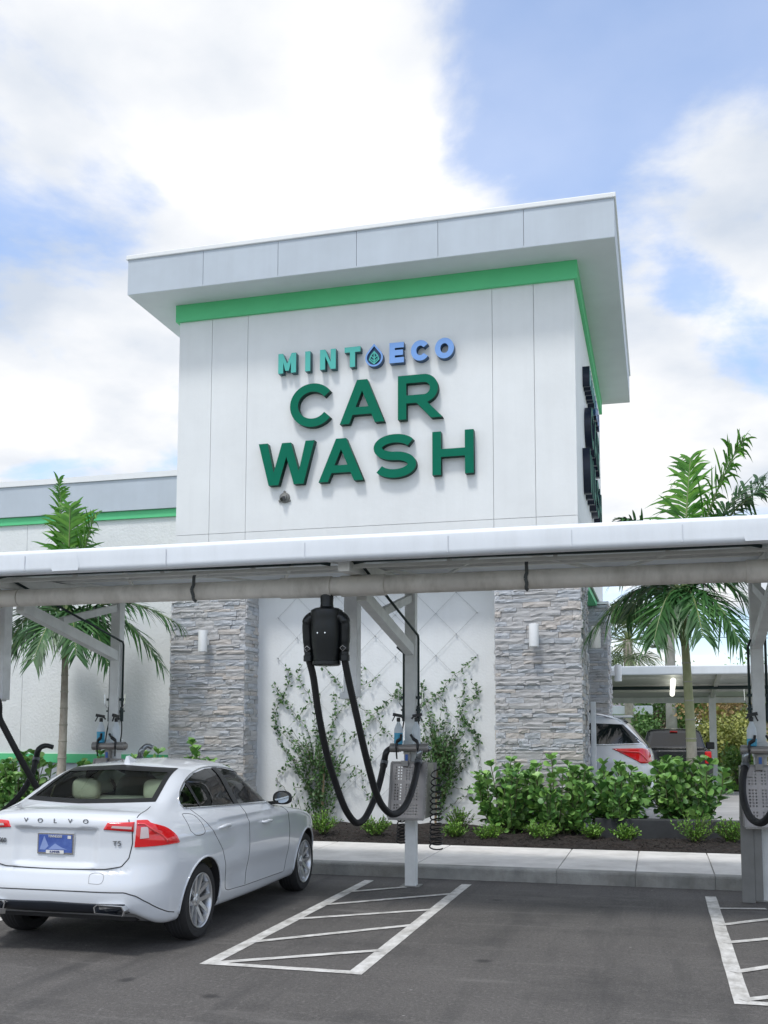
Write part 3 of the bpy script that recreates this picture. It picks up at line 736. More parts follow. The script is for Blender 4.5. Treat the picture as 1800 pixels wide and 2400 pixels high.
# purlins, edge rail, stubs
for y, z in ((9.15, 3.42), (10.3, 3.48), (11.3, 3.50)):
    bx('purlin', (CX0, y-.03, z-.03), (CX1, y+.03, z+.03), FRAME, can)
bx('edge_rail', (CX0, 9.08-.02, 3.285), (CX1, 9.08+.02, 3.315), FRAME, can)
for x in np.arange(-9.5, 4, .96):
    bx('stub', (x-.018, 9.075-.018, 3.316), (x+.018, 9.075+.018, 3.369), FRAME, can)
for x in np.arange(-9.1, 4, 1.92):
    for s in (1, -1):
        mb = MB(); mb.bar((x, 9.2, 3.45), (x+s*.9, 11.2, 3.49), .03, .03); mk('cross_brace', mb, FRAME, can)
for x in (-15.0-.0, *[POSTX[0]-3.83*2, POSTX[0]-3.83], *POSTX, POSTX[2]+3.83):
    inview = x in POSTX
    po = mk('post', MB().bbox((x-.063, PY-.063, 0), (x+.063, PY+.063, 3.42), .008), STEELW, can)
    mk('base_plate', MB().box((x-.11, PY-.11, 0.003), (x+.11, PY+.11, .012)), KERBM, po)
    b_ = MB(); b_.bar((x, 11.8, 3.47), (x, 8.95, 3.30), .11, .12); mk('beam', b_, FRAME, can)
    b_ = MB(); b_.bar((x, PY-.04, 2.70), (x, 9.56, 3.095), .10, .12); b_.box((x-.052, 9.50, 3.13), (x+.052, 9.62, 3.30)); mk('brace', b_, STEELW, can)
    b_ = MB(); b_.bar((x, PY-.07, 3.31), (x, 10.35, 3.02), .06, .085); mk('strut', b_, STEELW, can)
    # white hanging box
    hx = x-.51 if x > -5 else ony((6, 1500), 10.93).x+(x-POSTX[0])
    if x > 0: continue
    hb = mk('hanging_box', MB().bbox((hx-.08, 10.85, 2.14), (hx+.08, 11.01, 3.46), .012), mat('white_box', (.84, .86, .87), .5), can)
    mk('box_flange', MB().bbox((hx-.115, 10.82, 2.12), (hx+.05, 10.99, 2.19), .01), MATS['white_box'], hb)

# ------------------------------------------------------------------ vacuum duct
PVC = mat('weathered_pvc', (0.70, 0.665, 0.61), 0.45, var=0.12, vscale=2.5, detail=9, streak=.55, sscale=(5, 2, 2))
duct = empty('vacuum_duct', (-2.8, 9.375, 3.17), label='thick beige pipe running along the front of the canopy', cat='pipe')
DY, DZ, DR = 9.375, 3.162, .091
seg = [-16, -12.1, -8.3]+[ony(z5(125, 800), DY).x, -3.55, -2.62, 0.95, 1.25, 4.9, 9]
for a, b in zip(seg[:-1], seg[1:]):
    mb = MB(); mb.tube([(a, DY, DZ), (b-.012, DY, DZ)], DR, 28); mk('pipe_section', mb, PVC, duct, smooth=True, sharp=50)
for c, l in ((-6.92, .17), (-3.30, .26), (-2.72, .22), (0.92, .16), (1.30, .16)):
    mb = MB(); mb.lathe([(DR, -l), (DR+.012, -l), (DR+.012, l), (DR, l)], (c, DY, DZ), 'x', 28); mk('coupling', mb, PVC, duct, smooth=True, sharp=40)
STRAP = mat('dark_strap', (.09, .10, .10), .6)
for px in (z5(1170, 700), z6(315, 450)):
    x = ony(px, DY-DR).x
    pts = [(x, DY-.02, 3.36), (x, DY-DR*.7, 3.30)]+[(x+.006*math.sin(t), DY-math.cos(rad(t))*(DR+.008), DZ+math.sin(rad(t))*(DR+.008)) for t in range(40, -100, -14)]
    mb = MB()
    for a, b in zip(pts[:-1], pts[1:]): mb.bar(a, b, .032, .008, up=(0, 1, .01))
    mk('strap', mb, STRAP, duct)
# dark air lines under the canopy
AIR = mat('dark_green_air_line', (.012, .03, .03), .45)
for x in POSTX:
    pts = [(x-3.75, 9.0, 3.315+.03), (x-1.2, 9.02, 3.335), (x-.25, 9.02, 3.34), (x-.16, 9.05, 3.325)]
    air = empty('air_line', (x, PY, 2.5), label={-6.62: 'dark green air lines on the canopy post behind the sedan', -2.79: 'dark green air lines on the canopy post beside the hatched bay', 1.025: 'dark green air lines on the canopy post beside the palm'}[x], cat='air line', group='air lines on the canopy posts')
    mb = MB(); mb.tube(pts, .017, 8); mb.tube([(x+.07, 9.05, 3.33), (x+.2, 9.03, 3.345), (x+1.4, 9.0, 3.34), (x+3.3, 9.0, 3.335)], .017, 8); mk('supply_pipe', mb, AIR, air, smooth=True)
    for s in (-1, 1):
        xo = x+s*.088
        top = [(xo, 9.3, 3.33), (xo, PY-.02, 2.88), (xo, PY-.0, 2.84)] if s == 1 else [(xo, PY-.3, 2.72), (xo, PY, 2.68)]
        mb = MB(); mb.tube(top+[(xo, PY, 2.6), (xo, PY, 2.02)], .014, 8); mk('drop_pipe', mb, AIR, air, smooth=True)
        mb = MB(); mb.tube([(xo, PY, 2.06), (xo, PY, 1.88)], .021, 10); mb.box((xo-.03, PY-.03, 2.14), (xo+.03, PY+.03, 2.17)); mb.box((xo-.028, PY-.028, 2.0), (xo+.028, PY+.028, 2.02)); mk('regulator', mb, AIR, air)
        mb = MB(); mb.tube([(xo+s*.02, PY-.02, 2.05), (xo+s*.05, PY-.03, 2.10), (xo+s*.055, PY-.03, 2.22)], .006, 6); mk('valve_lever', mb, CHROME, air)
        mb = MB(); mb.tube(catmull([(xo, PY, 1.88), (xo+s*.015, PY-.02, 1.75), (xo+s*.02, PY-.05, 1.62), (xo+s*.05, PY-.07, 1.56)]), .008, 6); mk('air_hose', mb, RUBBER, air, smooth=True)

# ------------------------------------------------------------------ vacuum separators with hoses
SEPM = mat('black_moulded_plastic', (.005, .007, .008), .36, var=.2)
HOSE = RUBBER
def corrugated(pts, r, step=.02):
    """ribbed hose along a smooth path"""
    P = [Vector(p_) for p_ in pts]; L_ = [0]
    for a, b in zip(P[:-1], P[1:]): L_.append(L_[-1]+(b-a).length)
    n = int(L_[-1]/step*2); out_, rs = [], []; k = 0
    for i in range(n+1):
        t = L_[-1]*i/n
        while k < len(P)-2 and L_[k+1] < t: k += 1
        f = (t-L_[k])/max(1e-6, L_[k+1]-L_[k]); out_.append(P[k].lerp(P[k+1], f)); rs.append(r if i % 2 else r*.90)
    mb = MB(); mb.tube(out_, rs, 14); return mb
H1 = [(360,740),(372,850),(400,1050),(435,1240),(470,1390),(510,1520),(560,1660),(600,1740),(650,1793),(700,1770),(745,1690),(785,1590),(812,1490),(828,1415)]
H2 = [(575,740),(605,890),(650,1090),(695,1290),(735,1450),(775,1590),(820,1685),(880,1737),(940,1715),(985,1650),(1018,1560),(1038,1480),(1050,1410)]
def hose_path(pl, y0, y1):
    pts = [];n = len(pl)
    for i, q in enumerate(pl): pts.append(ony(z4(*q), y0+(y1-y0)*(i/(n-1))**1.3))
    return pts
hp1 = hose_path(H1, DY, 11.42); hp2 = hose_path(H2, DY, 11.42)
def tail(p_end, s):
    a = Vector(p_end); return a
SX0 = -3.09
def separator(dx, label, kx=1.0, px=None):
    hoses = (True, True)
    e = empty('vacuum_separator', (SX0+dx, DY, 2.40), label=label, cat='vacuum unit', group='vacuum units hanging under the pipe')
    o = Vector((SX0+dx, DY, 0))
    mb = MB(); mb.lathe([(.066, 3.09), (.062, 3.0), (.065, 2.965), (.10, 2.945), (.10, 2.93)], o, 'z', 24); mk('neck', mb, SEPM, e, smooth=True, sharp=40)
    mb = MB(); mb.lathe([(0, 2.955), (.12, 2.95), (.155, 2.93), (.16, 2.89), (.155, 2.86), (.158, 2.80), (.155, 2.70), (.148, 2.62), (.135, 2.52), (.128, 2.44), (.138, 2.435), (.138, 2.405), (.12, 2.395), (0, 2.395)], o, 'z', 32)
    mk('body', mb, SEPM, e, smooth=True, sharp=35)
    for k in range(2):
        mb = MB(); mb.lathe([(0, -.004), (.007, -.004), (.007, 0)], o+Vector((-.04+.075*k, -.158, 2.70)), 'y', 10); mk('rivet', mb, CHROME, e)
    for s, (hp, on) in zip((-1, 1), ((hp1, hoses[0]), (hp2, hoses[1]))):
        mb = MB(); mb.tube(catmull([o+Vector((s*.08, -.02, 2.86)), o+Vector((s*.15, -.02, 2.855)), o+Vector((s*.187, -.02, 2.80)), o+Vector((s*.187, -.01, 2.68)), o+Vector((s*.18, 0, 2.53))]), [.062]*8+[.060]*8+[.052]*12+[.048]*5, 16)
        mk('inlet_arm', mb, SEPM, e, smooth=True)
        mb = MB(); mb.lathe([(.044, 2.575), (.050, 2.57), (.050, 2.545), (.044, 2.54), (.044, 2.50), (.052, 2.495), (.052, 2.44), (.03, 2.435)], o+Vector((s*.18, 0, 0)), 'z', 16); mk('hose_clamp', mb, SEPM, e, smooth=True, sharp=40)
        mb = MB(); mb.tube([o+Vector((s*.18-.03, -.05, 2.56)), o+Vector((s*.18+.0, -.058, 2.585)), o+Vector((s*.18+.03, -.05, 2.56)), o+Vector((s*.18, -.06, 2.53)), o+Vector((s*.18-.03, -.05, 2.56))], .005, 6); mk('clip', mb, CHROME, e)
        if on:
            path = [Vector((px+(p_.x-POSTX[1])*kx, p_.y, p_.z)) for p_ in hp] if px is not None else list(hp)
            if px is not None and kx > 1: path = [p_+Vector((0, 0, -.12*math.sin(math.pi*i/(len(path)-1)))) for i, p_ in enumerate(path)]
            path[0] = o+Vector((s*.18*(1 if kx > 0 else -1), 0, 2.46))
            mk('hose', corrugated(catmull(path, 10), .036), HOSE, e, smooth=True)
            a = path[-1]; d = (path[-1]-path[-2]).normalized()
            mb = MB(); mb.tube([a-d*.02, a+d*.07], .045, 14); mk('hose_cuff', mb, mat('grey_cuff', (.14, .15, .16), .45), e, smooth=True, sharp=40)
            if s == -1 and kx > 0: wand = [a+d*.05, a+Vector((.02, .01, .12)), a+Vector((.05, .03, .17)), a+Vector((.11, .06, .19)), a+Vector((.19, .08, .17))]
            else: wand = [a+d*.05, a+Vector((.01, .01, .11)), a+Vector((.04, .03, .16)), a+Vector((.08, .05, .185)), a+Vector((.13, .07, .16))]
            mb = MB(); mb.tube(catmull(wand, 6), [.036]*10+[.033]*8+[.03]*7, 14); mk('nozzle', mb, BLACKP if s == -1 else mat('clear_grey_nozzle', (.30, .32, .33), .12, metal=.7), e, smooth=True)
    return e
separator(0, 'black vacuum unit with two long looping hoses over the hatched bay')
separator(-5.5, 'black vacuum unit with hoses hanging over the bay left of the sedan', 3.6, POSTX[0])
separator(4.55, 'black vacuum unit with hoses hanging beyond the palm', -1.35, POSTX[2])

# ------------------------------------------------------------------ stations on the posts
STEEL = mat('brushed_stainless', (.33, .31, .295), .42, metal=.75, var=.12, vscale=6)
STEELD = mat('dull_steel', (.30, .29, .275), .5, metal=.6, var=.15)
def perforated(w_, h_):
    """panel with punched holes: grid of cells, some left open"""
    mb = MB(); nx, nz = 25, 39; cells = {}
    xs = np.linspace(0, w_, nx+1); zs = np.linspace(0, h_, nz+1)
    idx = {}
    for i in range(nx+1):
        for j in range(nz+1): idx[i, j] = len(mb.v); mb.v.append((xs[i], 0, zs[j]))
    for i in range(nx):
        for j in range(nz):
            if i % 2 == 1 and j % 2 == 1 and (i//2) % 6 != 4 and (j//2) % 7 != 5 and 1 < i < nx-2 and 1 < j < nz-2: continue
            mb.f.append((idx[i, j], idx[i+1, j], idx[i+1, j+1], idx[i, j+1])); mb.m.append(0)
    return mb
def coil(c, r, z0, z1_, turns, wr=.006, lean=0):
    pts = []; n = turns*14
    for i in range(n+1):
        t = i/n; a = 2*math.pi*turns*t
        pts.append((c[0]+r*math.cos(a)*(.7+.3*t), c[1]+r*math.sin(a), z0+(z1_-z0)*t**.8+.018*math.sin(a)))
    mb = MB(); mb.tube(pts, wr, 5); return mb
def station(x, label, which):
    e = empty('mat_rack', (x, PY, .7), label=label, cat='mat rack', group='steel mat racks on the canopy posts')
    # sloping front panel, top near the post, bottom toward the bay
    wd = .40; x0 = x-.19
    top = Vector((x0, PY-.15, 1.41)); bot = Vector((x0, PY-.30, .78)); L_ = (top-bot).length; an = math.atan2(bot.y-top.y, top.z-bot.z)
    me = perforated(wd, L_).mesh('front_panel', STEEL)
    so = me; o = bpy.data.objects.new('front_panel', me); col.objects.link(o); o.parent = e; o.location = bot-Vector(e.location); o.rotation_euler = (an, 0, 0)
    mb = MB()
    for a, b in (((0,0),(0,1)), ((1,0),(1,1)), ((0,0),(1,0)), ((0,1),(1,1))):
        pa = bot.lerp(top, a[1])+Vector((wd*a[0], 0, 0)); pb = bot.lerp(top, b[1])+Vector((wd*b[0], 0, 0)); mb.bar(pa, pb, .022, .022)
    mk('panel_frame', mb, STEELD, e)
    me = perforated(wd, .63).mesh('back_panel', STEEL); o = bpy.data.objects.new('back_panel', me); col.objects.link(o); o.parent = e; o.location = Vector((x0, PY+.30, .78))-Vector(e.location); o.rotation_euler = (rad(-13), 0, 0)
    mb = MB(); mb.add([(x0+wd+.014, PY-.29, .79), (x0+wd+.014, PY+.29, .79), (x0+wd+.014, PY+.14, 1.40), (x0+wd+.014, PY-.14, 1.40), (x0+wd+.02, PY-.29, .79), (x0+wd+.02, PY+.29, .79), (x0+wd+.02, PY+.14, 1.40), (x0+wd+.02, PY-.14, 1.40)], [(0,1,2,3),(7,6,5,4),(0,4,5,1),(1,5,6,2),(2,6,7,3),(3,7,4,0)])
    mk('side_panel', mb, STEEL, e)
    mb = MB(); v_ = [(p_[0]-wd-.034, p_[1], p_[2]) for p_ in mb.v]
    mb.add([(x0-.02, PY-.29, .79), (x0-.02, PY+.29, .79), (x0-.02, PY+.14, 1.40), (x0-.02, PY-.14, 1.40), (x0-.014, PY-.29, .79), (x0-.014, PY+.29, .79), (x0-.014, PY+.14, 1.40), (x0-.014, PY-.14, 1.40)], [(0,1,2,3),(7,6,5,4),(0,4,5,1),(1,5,6,2),(2,6,7,3),(3,7,4,0)])
    mk('side_panel', mb, STEEL, e)
    mb = MB(); mb.box((x-.045, PY-.16, 1.41), (x+.02, PY-.10, 1.52)); mb.box((x-.07, PY-.21, 1.37), (x+.01, PY-.165, 1.43)); mk('clamp', mb, STEELD, e)
    mb = MB(); mb.box((x-.03, PY-.168, 1.43), (x+.0, PY-.162, 1.50)); mk('sticker', mb, mat('blue_sticker', (.05, .14, .45), .4), e)
    # holster shelf
    sh = mk('holster_shelf', MB().bbox((x-.21, PY-.20, 1.535), (x+.24, PY-.07, 1.615), .03), STEEL, e)
    mk('shelf_clamp', MB().bbox((x-.075, PY-.085, 1.50), (x+.075, PY+.085, 1.66), .01), STEELW, sh)
    for s in (-1, 1):
        mb = MB(); mb.lathe([(.045, -.05), (.052, -.05), (.052, .05), (.045, .05)], (x+s*.17+.015, PY-.16, 1.575), 'x', 16); mk('holster', mb, STEELD, sh, smooth=True, sharp=40)
    for k, (cx, z0, z1_) in enumerate(((x+.30, 1.34, .44), (x-.11, .80, .50))):
        mk('air_coil', coil((cx, PY-.04+.0*k, 0), .075 if k == 0 else .055, z0, z1_, 14 if k == 0 else 7, .008), RUBBER, e, smooth=True)
    for s in (-1, 1):
        mb = MB(); mb.tube(catmull([(x+s*.055-.01, PY-.22, 1.73), (x+s*.075, PY-.21, 1.68), (x+s*.12, PY-.20, 1.64), (x+s*.125, PY-.21, 1.56), (x+s*.12, PY-.2, 1.45)]), [.014]*8+[.02]*8+[.015]*8+[.009]*9, 8); mk('blow_gun', mb, BLACKP, e, smooth=True)
    return e
station(POSTX[1], 'steel mat rack with perforated panel and hose holsters beside the hatched bay', 0)
station(POSTX[0], 'steel mat rack with hose holsters on the canopy post behind the sedan', 1)
station(POSTX[2], 'steel mat rack with perforated panel and hose holsters near the palm', 2)
# tall backing board at the right station
mb = MB(); mb.bbox((0.79, 11.44, 0.0), (0.92, 11.47, 1.30), .004); mb.bbox((0.92, 11.45, 0.02), (1.0, 11.47, .78), .004)
mk('backing_board', mb, mat('grey_board', (.20, .20, .19), .6, var=.12), None, label='tall grey board standing beside the mat rack near the palm', category='board')
BLUEL = mat('blue_cleaning_liquid', (.06, .40, .62), .25, var=.05); CLEARP = mat('milky_clear_plastic', (.66, .72, .75), .3, var=.03)
def bottle(c, fill, label, rot=0.0):
    e = empty('spray_bottle', c, label=label, cat='spray bottle', group='spray bottles on the vacuum stations'); e.rotation_euler = (0, 0, rot); e.scale = (1.2,)*3
    prof = [(0, 0), (.036, 0), (.042, .006), (.042, .135), (.038, .155), (.022, .19), (.015, .21), (.015, .225)]
    zf = .12*fill
    mb = MB(); mb.lathe(prof[:2]+[(.042, .006), (.042, zf)], (0,0,0), 'z', 20); local('liquid', mb.mesh('liquid', BLUEL if fill > .2 else CLEARP, True, 40), e)
    mb = MB(); mb.lathe([(.042, zf)]+prof[3:], (0,0,0), 'z', 20); local('bottle', mb.mesh('bottle', CLEARP, True, 40), e)
    mb = MB(); mb.lathe([(.018, .215), (.018, .25), (.012, .255), (0, .255)], (0,0,0), 'z', 12); mb.bar((.035, 0, .268), (-.055, 0, .285), .024, .03); mb.bar((-.035, 0, .27), (-.06, 0, .22), .012, .01); mb.bar((.03, 0, .26), (.045, 0, .24), .016, .014)
    local('trigger', mb.mesh('trigger', BLACKP), e); return e
bottle((POSTX[1]-.115, PY-.145, 1.616), .9, 'spray bottle of blue liquid on the rack beside the hatched bay', .3)
bottle((POSTX[1]+.095, PY-.145, 1.616), .1, 'clear spray bottle on the rack beside the hatched bay', 3.6)
bottle((POSTX[0]-.115, PY-.145, 1.616), .95, 'spray bottle of blue liquid on the rack behind the sedan', .3)
bottle((POSTX[0]+.095, PY-.145, 1.616), .1, 'clear spray bottle on the rack behind the sedan', 1.4)
bottle((POSTX[2]-.09, PY-.145, 1.616), .55, 'half full spray bottle of blue liquid on the rack near the palm', 3.5)
# ------------------------------------------------------------------ vehicles: implicit bodies -> smooth meshes
def smax(a, b, k): 
    h = np.maximum(k-np.abs(a-b), 0)/k; return np.maximum(a, b)+h*h*k*0.25
def smin(a, b, k): return -smax(-a, -b, k)
def sstep(a, b, x):
    t = np.clip((x-a)/(b-a), 0, 1); return t*t*(3-2*t)
def pch(xs, ys):
    """smooth monotone-ish interpolation (dense linear table blurred)"""
    g_ = np.linspace(xs[0], xs[-1], 400); t = np.interp(g_, xs, ys); k = np.hanning(29); k /= k.sum()
    tp = np.concatenate([2*t[0]-t[14:0:-1], t, 2*t[-1]-t[-2:-16:-1]]); s = np.convolve(tp, k, 'valid')
    return lambda x: np.interp(x, g_, s)
def surface_nets(f, lo, hi, h):
    ax = [np.arange(lo[i], hi[i]+h, h) for i in range(3)]
    X, Y, Z = np.meshgrid(*ax, indexing='ij'); V = f(X, Y, Z); n = V.shape
    cn = [(i, j, k) for i in (0, 1) for j in (0, 1) for k in (0, 1)]
    sub = lambda c: V[c[0]:n[0]-1+c[0], c[1]:n[1]-1+c[1], c[2]:n[2]-1+c[2]]
    S = sum((sub(c) < 0).astype(np.int8) for c in cn); act = np.argwhere((S > 0) & (S < 8))
    vals = {c: V[act[:, 0]+c[0], act[:, 1]+c[1], act[:, 2]+c[2]] for c in cn}
    acc = np.zeros((len(act), 3)); cnt = np.zeros(len(act))
    for a in cn:
        for d in range(3):
            if a[d] == 0:
                b = tuple(a[i]+(1 if i == d else 0) for i in range(3)); va, vb = vals[a], vals[b]; m_ = (va < 0) != (vb < 0)
                t = np.where(m_, va/np.where(m_, va-vb, 1), 0)
                pt = np.array(a, float)[None, :]+t[:, None]*(np.array(b)-np.array(a))[None, :]
                acc += pt*m_[:, None]; cnt += m_
    P = np.array(lo)+(act+acc/cnt[:, None])*h
    ID = -np.ones([q-1 for q in n], np.int64); ID[act[:, 0], act[:, 1], act[:, 2]] = np.arange(len(act))
    F = []
    for d in range(3):
        e1, e2 = (d+1) % 3, (d+2) % 3
        s0 = [slice(None)]*3; s1 = [slice(None)]*3; s0[d] = slice(0, -1); s1[d] = slice(1, None)
        A = V[tuple(s0)] < 0; B = V[tuple(s1)] < 0
        ed = np.argwhere(A != B); ok = (ed[:, e1] > 0) & (ed[:, e2] > 0) & (ed[:, e1] < n[e1]-1) & (ed[:, e2] < n[e2]-1); ed = ed[ok]
        sg_ = A[ed[:, 0], ed[:, 1], ed[:, 2]]
        q = []
        for da, db in ((-1, -1), (0, -1), (0, 0), (-1, 0)):
            c = ed.copy(); c[:, e1] += da; c[:, e2] += db; q.append(ID[c[:, 0], c[:, 1], c[:, 2]])
        q = np.stack(q, 1); q[~sg_] = q[~sg_][:, ::-1]; F.append(q)
    return P, np.concatenate(F)
def grad(f, P, e=2e-3):
    G = np.zeros_like(P)
    for d in range(3):
        a = P.copy(); b = P.copy(); a[:, d] += e; b[:, d] -= e
        G[:, d] = (f(a[:, 0], a[:, 1], a[:, 2])-f(b[:, 0], b[:, 1], b[:, 2]))/(2*e)
    return G
def np_mesh(name, P, Fq, mats, mi=0):
    me = bpy.data.meshes.new(name); me.from_pydata(P.tolist(), [], Fq.tolist() if hasattr(Fq, 'tolist') else Fq)
    for m_ in mats: me.materials.append(m_)
    if mi: me.polygons.foreach_set('material_index', [mi]*len(me.polygons))
    me.update(); return me
class Body:
    """closed implicit body, cut by meshes, with normals from the field"""
    def __init__(s, f, lo, hi, h):
        s.f = f; P, F_ = surface_nets(f, lo, hi, h)
        for _ in range(3):
            G = grad(f, P); v_ = f(P[:, 0], P[:, 1], P[:, 2]); st_ = v_/np.maximum((G*G).sum(1), 1e-3); st_ = np.clip(st_, -h*.5, h*.5); P = P-G*st_[:, None]
        s.P, s.F = P, F_
        s.bvh = BVHTree.FromPolygons([Vector(p) for p in P], [tuple(int(i) for i in q) for q in F_])
    def cut(s, name, cutters, mats):
        res = np_mesh(name, s.P, s.F, mats); lo_ = s.P.min(0); hi_ = s.P.max(0)
        for (P, F_, mi) in cutters:
            cm = np_mesh('cutter', np.array(P, float), F_, mats, mi)
            bm = bmesh.new(); bm.from_mesh(cm); bmesh.ops.recalc_face_normals(bm, faces=bm.faces); bm.to_mesh(cm); bm.free()
            co = bpy.data.objects.new('cutter', cm); col.objects.link(co); o = bpy.data.objects.new(name, res); col.objects.link(o)
            md = o.modifiers.new('b', 'BOOLEAN'); md.operation = 'DIFFERENCE'; md.object = co; best = None
            for sol in ('MANIFOLD', 'EXACT', 'FLOAT', 'FAST'):
                try: md.solver = sol
                except TypeError: continue
                bpy.context.view_layer.update(); dg = bpy.context.evaluated_depsgraph_get(); r2 = bpy.data.meshes.new_from_object(o.evaluated_get(dg))
                if len(r2.vertices) < 100: continue
                c2 = np.zeros(len(r2.vertices)*3); r2.vertices.foreach_get('co', c2); c2 = c2.reshape(-1, 3)
                if np.all(c2.min(0) < lo_+.08) and np.all(c2.max(0) > hi_-.08) and len(c2) > .6*len(s.P) and len(r2.polygons) != len(res.polygons): best = r2; break
            bpy.data.objects.remove(o); bpy.data.objects.remove(co)
            if best is not None: res = best
            else: print('CUT FAILED', name, mi, len(P))
        res.name = name
        nv = len(res.vertices); co_ = np.zeros(nv*3); res.vertices.foreach_get('co', co_); co_ = co_.reshape(-1, 3)
        G = grad(s.f, co_); G /= np.maximum(np.linalg.norm(G, axis=1), 1e-9)[:, None]; fv = np.abs(s.f(co_[:, 0], co_[:, 1], co_[:, 2])) < 4e-3
        nl = len(res.loops); lv = np.zeros(nl, np.int32); res.loops.foreach_get('vertex_index', lv)
        np_ = len(res.polygons); ls = np.zeros(np_, np.int32); lt = np.zeros(np_, np.int32); res.polygons.foreach_get('loop_start', ls); res.polygons.foreach_get('loop_total', lt)
        pn = np.zeros(np_*3); res.polygons.foreach_get('normal', pn); pn = pn.reshape(-1, 3)
        lp = np.repeat(np.arange(np_), lt); order = np.concatenate([np.arange(a, a+b) for a, b in zip(ls, lt)]); PN = np.zeros((nl, 3)); PN[order] = pn[lp]
        N = G[lv]; good = fv[lv] & ((N*PN).sum(1) > .6); N = np.where(good[:, None], N, PN)
        res.polygons.foreach_set('use_smooth', [True]*np_); res.normals_split_custom_set(N.tolist()); res.update()
        return res
    def hit(s, o, d):
        r = s.bvh.ray_cast(Vector(o), Vector(d).normalized()); return r[0], r[1]
    def near(s, p):
        q = s.bvh.find_nearest(Vector(p)); return q[0]
    def nrm(s, p):
        g_ = grad(s.f, np.array([tuple(p)]))[0]; return Vector(g_).normalized()
    def project(s, p, d):
        """p: point outside, d: direction. returns point on surface or nearest"""
        h_, _ = s.hit(p, d)
        return h_ if h_ is not None else s.near(p)
def polypt(poly, t):
    L_ = [0]
    for a, b in zip(poly[:-1], poly[1:]): L_.append(L_[-1]+(Vector(b)-Vector(a)).length)
    x = t*L_[-1]
    for i in range(len(poly)-1):
        if x <= L_[i+1]+1e-9:
            f = (x-L_[i])/max(1e-9, L_[i+1]-L_[i]); return Vector(poly[i]).lerp(Vector(poly[i+1]), f)
    return Vector(poly[-1])
def patch(body, bottom, top, to3, d, off=.004, nu=28, nv=10, thick=0.0):
    """ruled 2D patch between polylines bottom/top, projected on the body along d"""
    mb = MB(); d = Vector(d)
    for j in range(nv+1):
        for i in range(nu+1):
            a = polypt(bottom, i/nu); b = polypt(top, i/nu); q = a.lerp(b, j/nv); h_ = body.project(to3(q), d); n_ = body.nrm(h_)
            mb.v.append(tuple(h_+n_*off))
    for j in range(nv):
        for i in range(nu):
            k = j*(nu+1)+i; mb.f.append((k, k+1, k+nu+2, k+nu+1)); mb.m.append(0)
    if thick:
        n0 = len(mb.v); base = list(mb.v)
        for j in range(nv+1):
            for i in range(nu+1):
                p_ = Vector(base[j*(nu+1)+i]); mb.v.append(tuple(p_-body.nrm(p_)*thick))
        rim = [i for i in range(nu+1)]+[j*(nu+1)+nu for j in range(1, nv+1)]+[nv*(nu+1)+i for i in range(nu-1, -1, -1)]+[j*(nu+1) for j in range(nv-1, 0, -1)]
        for a, b in zip(rim, rim[1:]+rim[:1]): mb.f.append((b, a, n0+a, n0+b)); mb.m.append(0)
    # orient outward
    c = mb.f[len(mb.f)//2 if not thick else (nu*nv)//2]; p0, p1, p2 = [Vector(mb.v[i]) for i in c[:3]]
    if (p1-p0).cross(p2-p0).dot(body.nrm(p0)) < 0: mb.f = [tuple(reversed(q)) for q in mb.f]
    return mb
def seam(body, poly, to3, d, r=.004, off=0.0, n=60, closed=False):
    if closed: poly = list(poly)+[poly[0]]
    pts = []
    for i in range(n+1):
        h_ = body.project(to3(polypt(poly, i/n)), d); pts.append(h_+body.nrm(h_)*off)
    mb = MB(); mb.tube(pts, r, 6); return mb
def rounded(poly, k=4):
    return [tuple(p_) for p_ in catmull([Vector(q) for q in list(poly)+[poly[0]]], k)][:-1]
def prism_cut(poly, to3, d, depth):
    n = len(poly); d = Vector(d); A = [Vector(to3(Vector(q))) for q in poly]; P = [tuple(a) for a in A]+[tuple(a+d*depth) for a in A]
    F_ = [tuple(range(n)), tuple(range(2*n-1, n-1, -1))]+[(i, n+i, n+(i+1) % n, (i+1) % n) for i in range(n)]
    return P, F_
def cyl_cut(c, r, x0, x1, n=48):
    P = [(x, c[0]+r*math.cos(2*math.pi*i/n), c[1]+r*math.sin(2*math.pi*i/n)) for x in (x0, x1) for i in range(n)]
    F_ = [tuple(range(n)), tuple(range(2*n-1, n-1, -1))]+[(i, n+i, n+(i+1) % n, (i+1) % n) for i in range(n)]
    return P, F_

CARW = mat('white_car_paint', (.68, .71, .745), .28, var=.01, coat=1.0)
TYRE = mat('tyre_rubber', (.018, .018, .019), .75, var=.2, vscale=20)
RIM = mat('silver_alloy', (.60, .61, .62), .28, metal=.85, var=.05)
RIMD = mat('dark_brake', (.05, .05, .05), .5, metal=.3)
REDL = mat('red_lamp_lens', (.70, .008, .012), .08, var=.1, coat=1.0, vscale=8)
WHTL = mat('clear_lamp_lens', (.62, .50, .50), .1, coat=1.0)
SEAM = mat('panel_gap', (.035, .037, .04), .7)
CREAM = mat('cream_leather', (.70, .66, .57), .6)
RGLASS = glass('rear_glass', (.72, .84, .77), 1.45); SGLASS = glass('side_glass', (.30, .36, .34), 1.55); PRIV = glass('privacy_glass', (.06, .07, .08), 1.55)

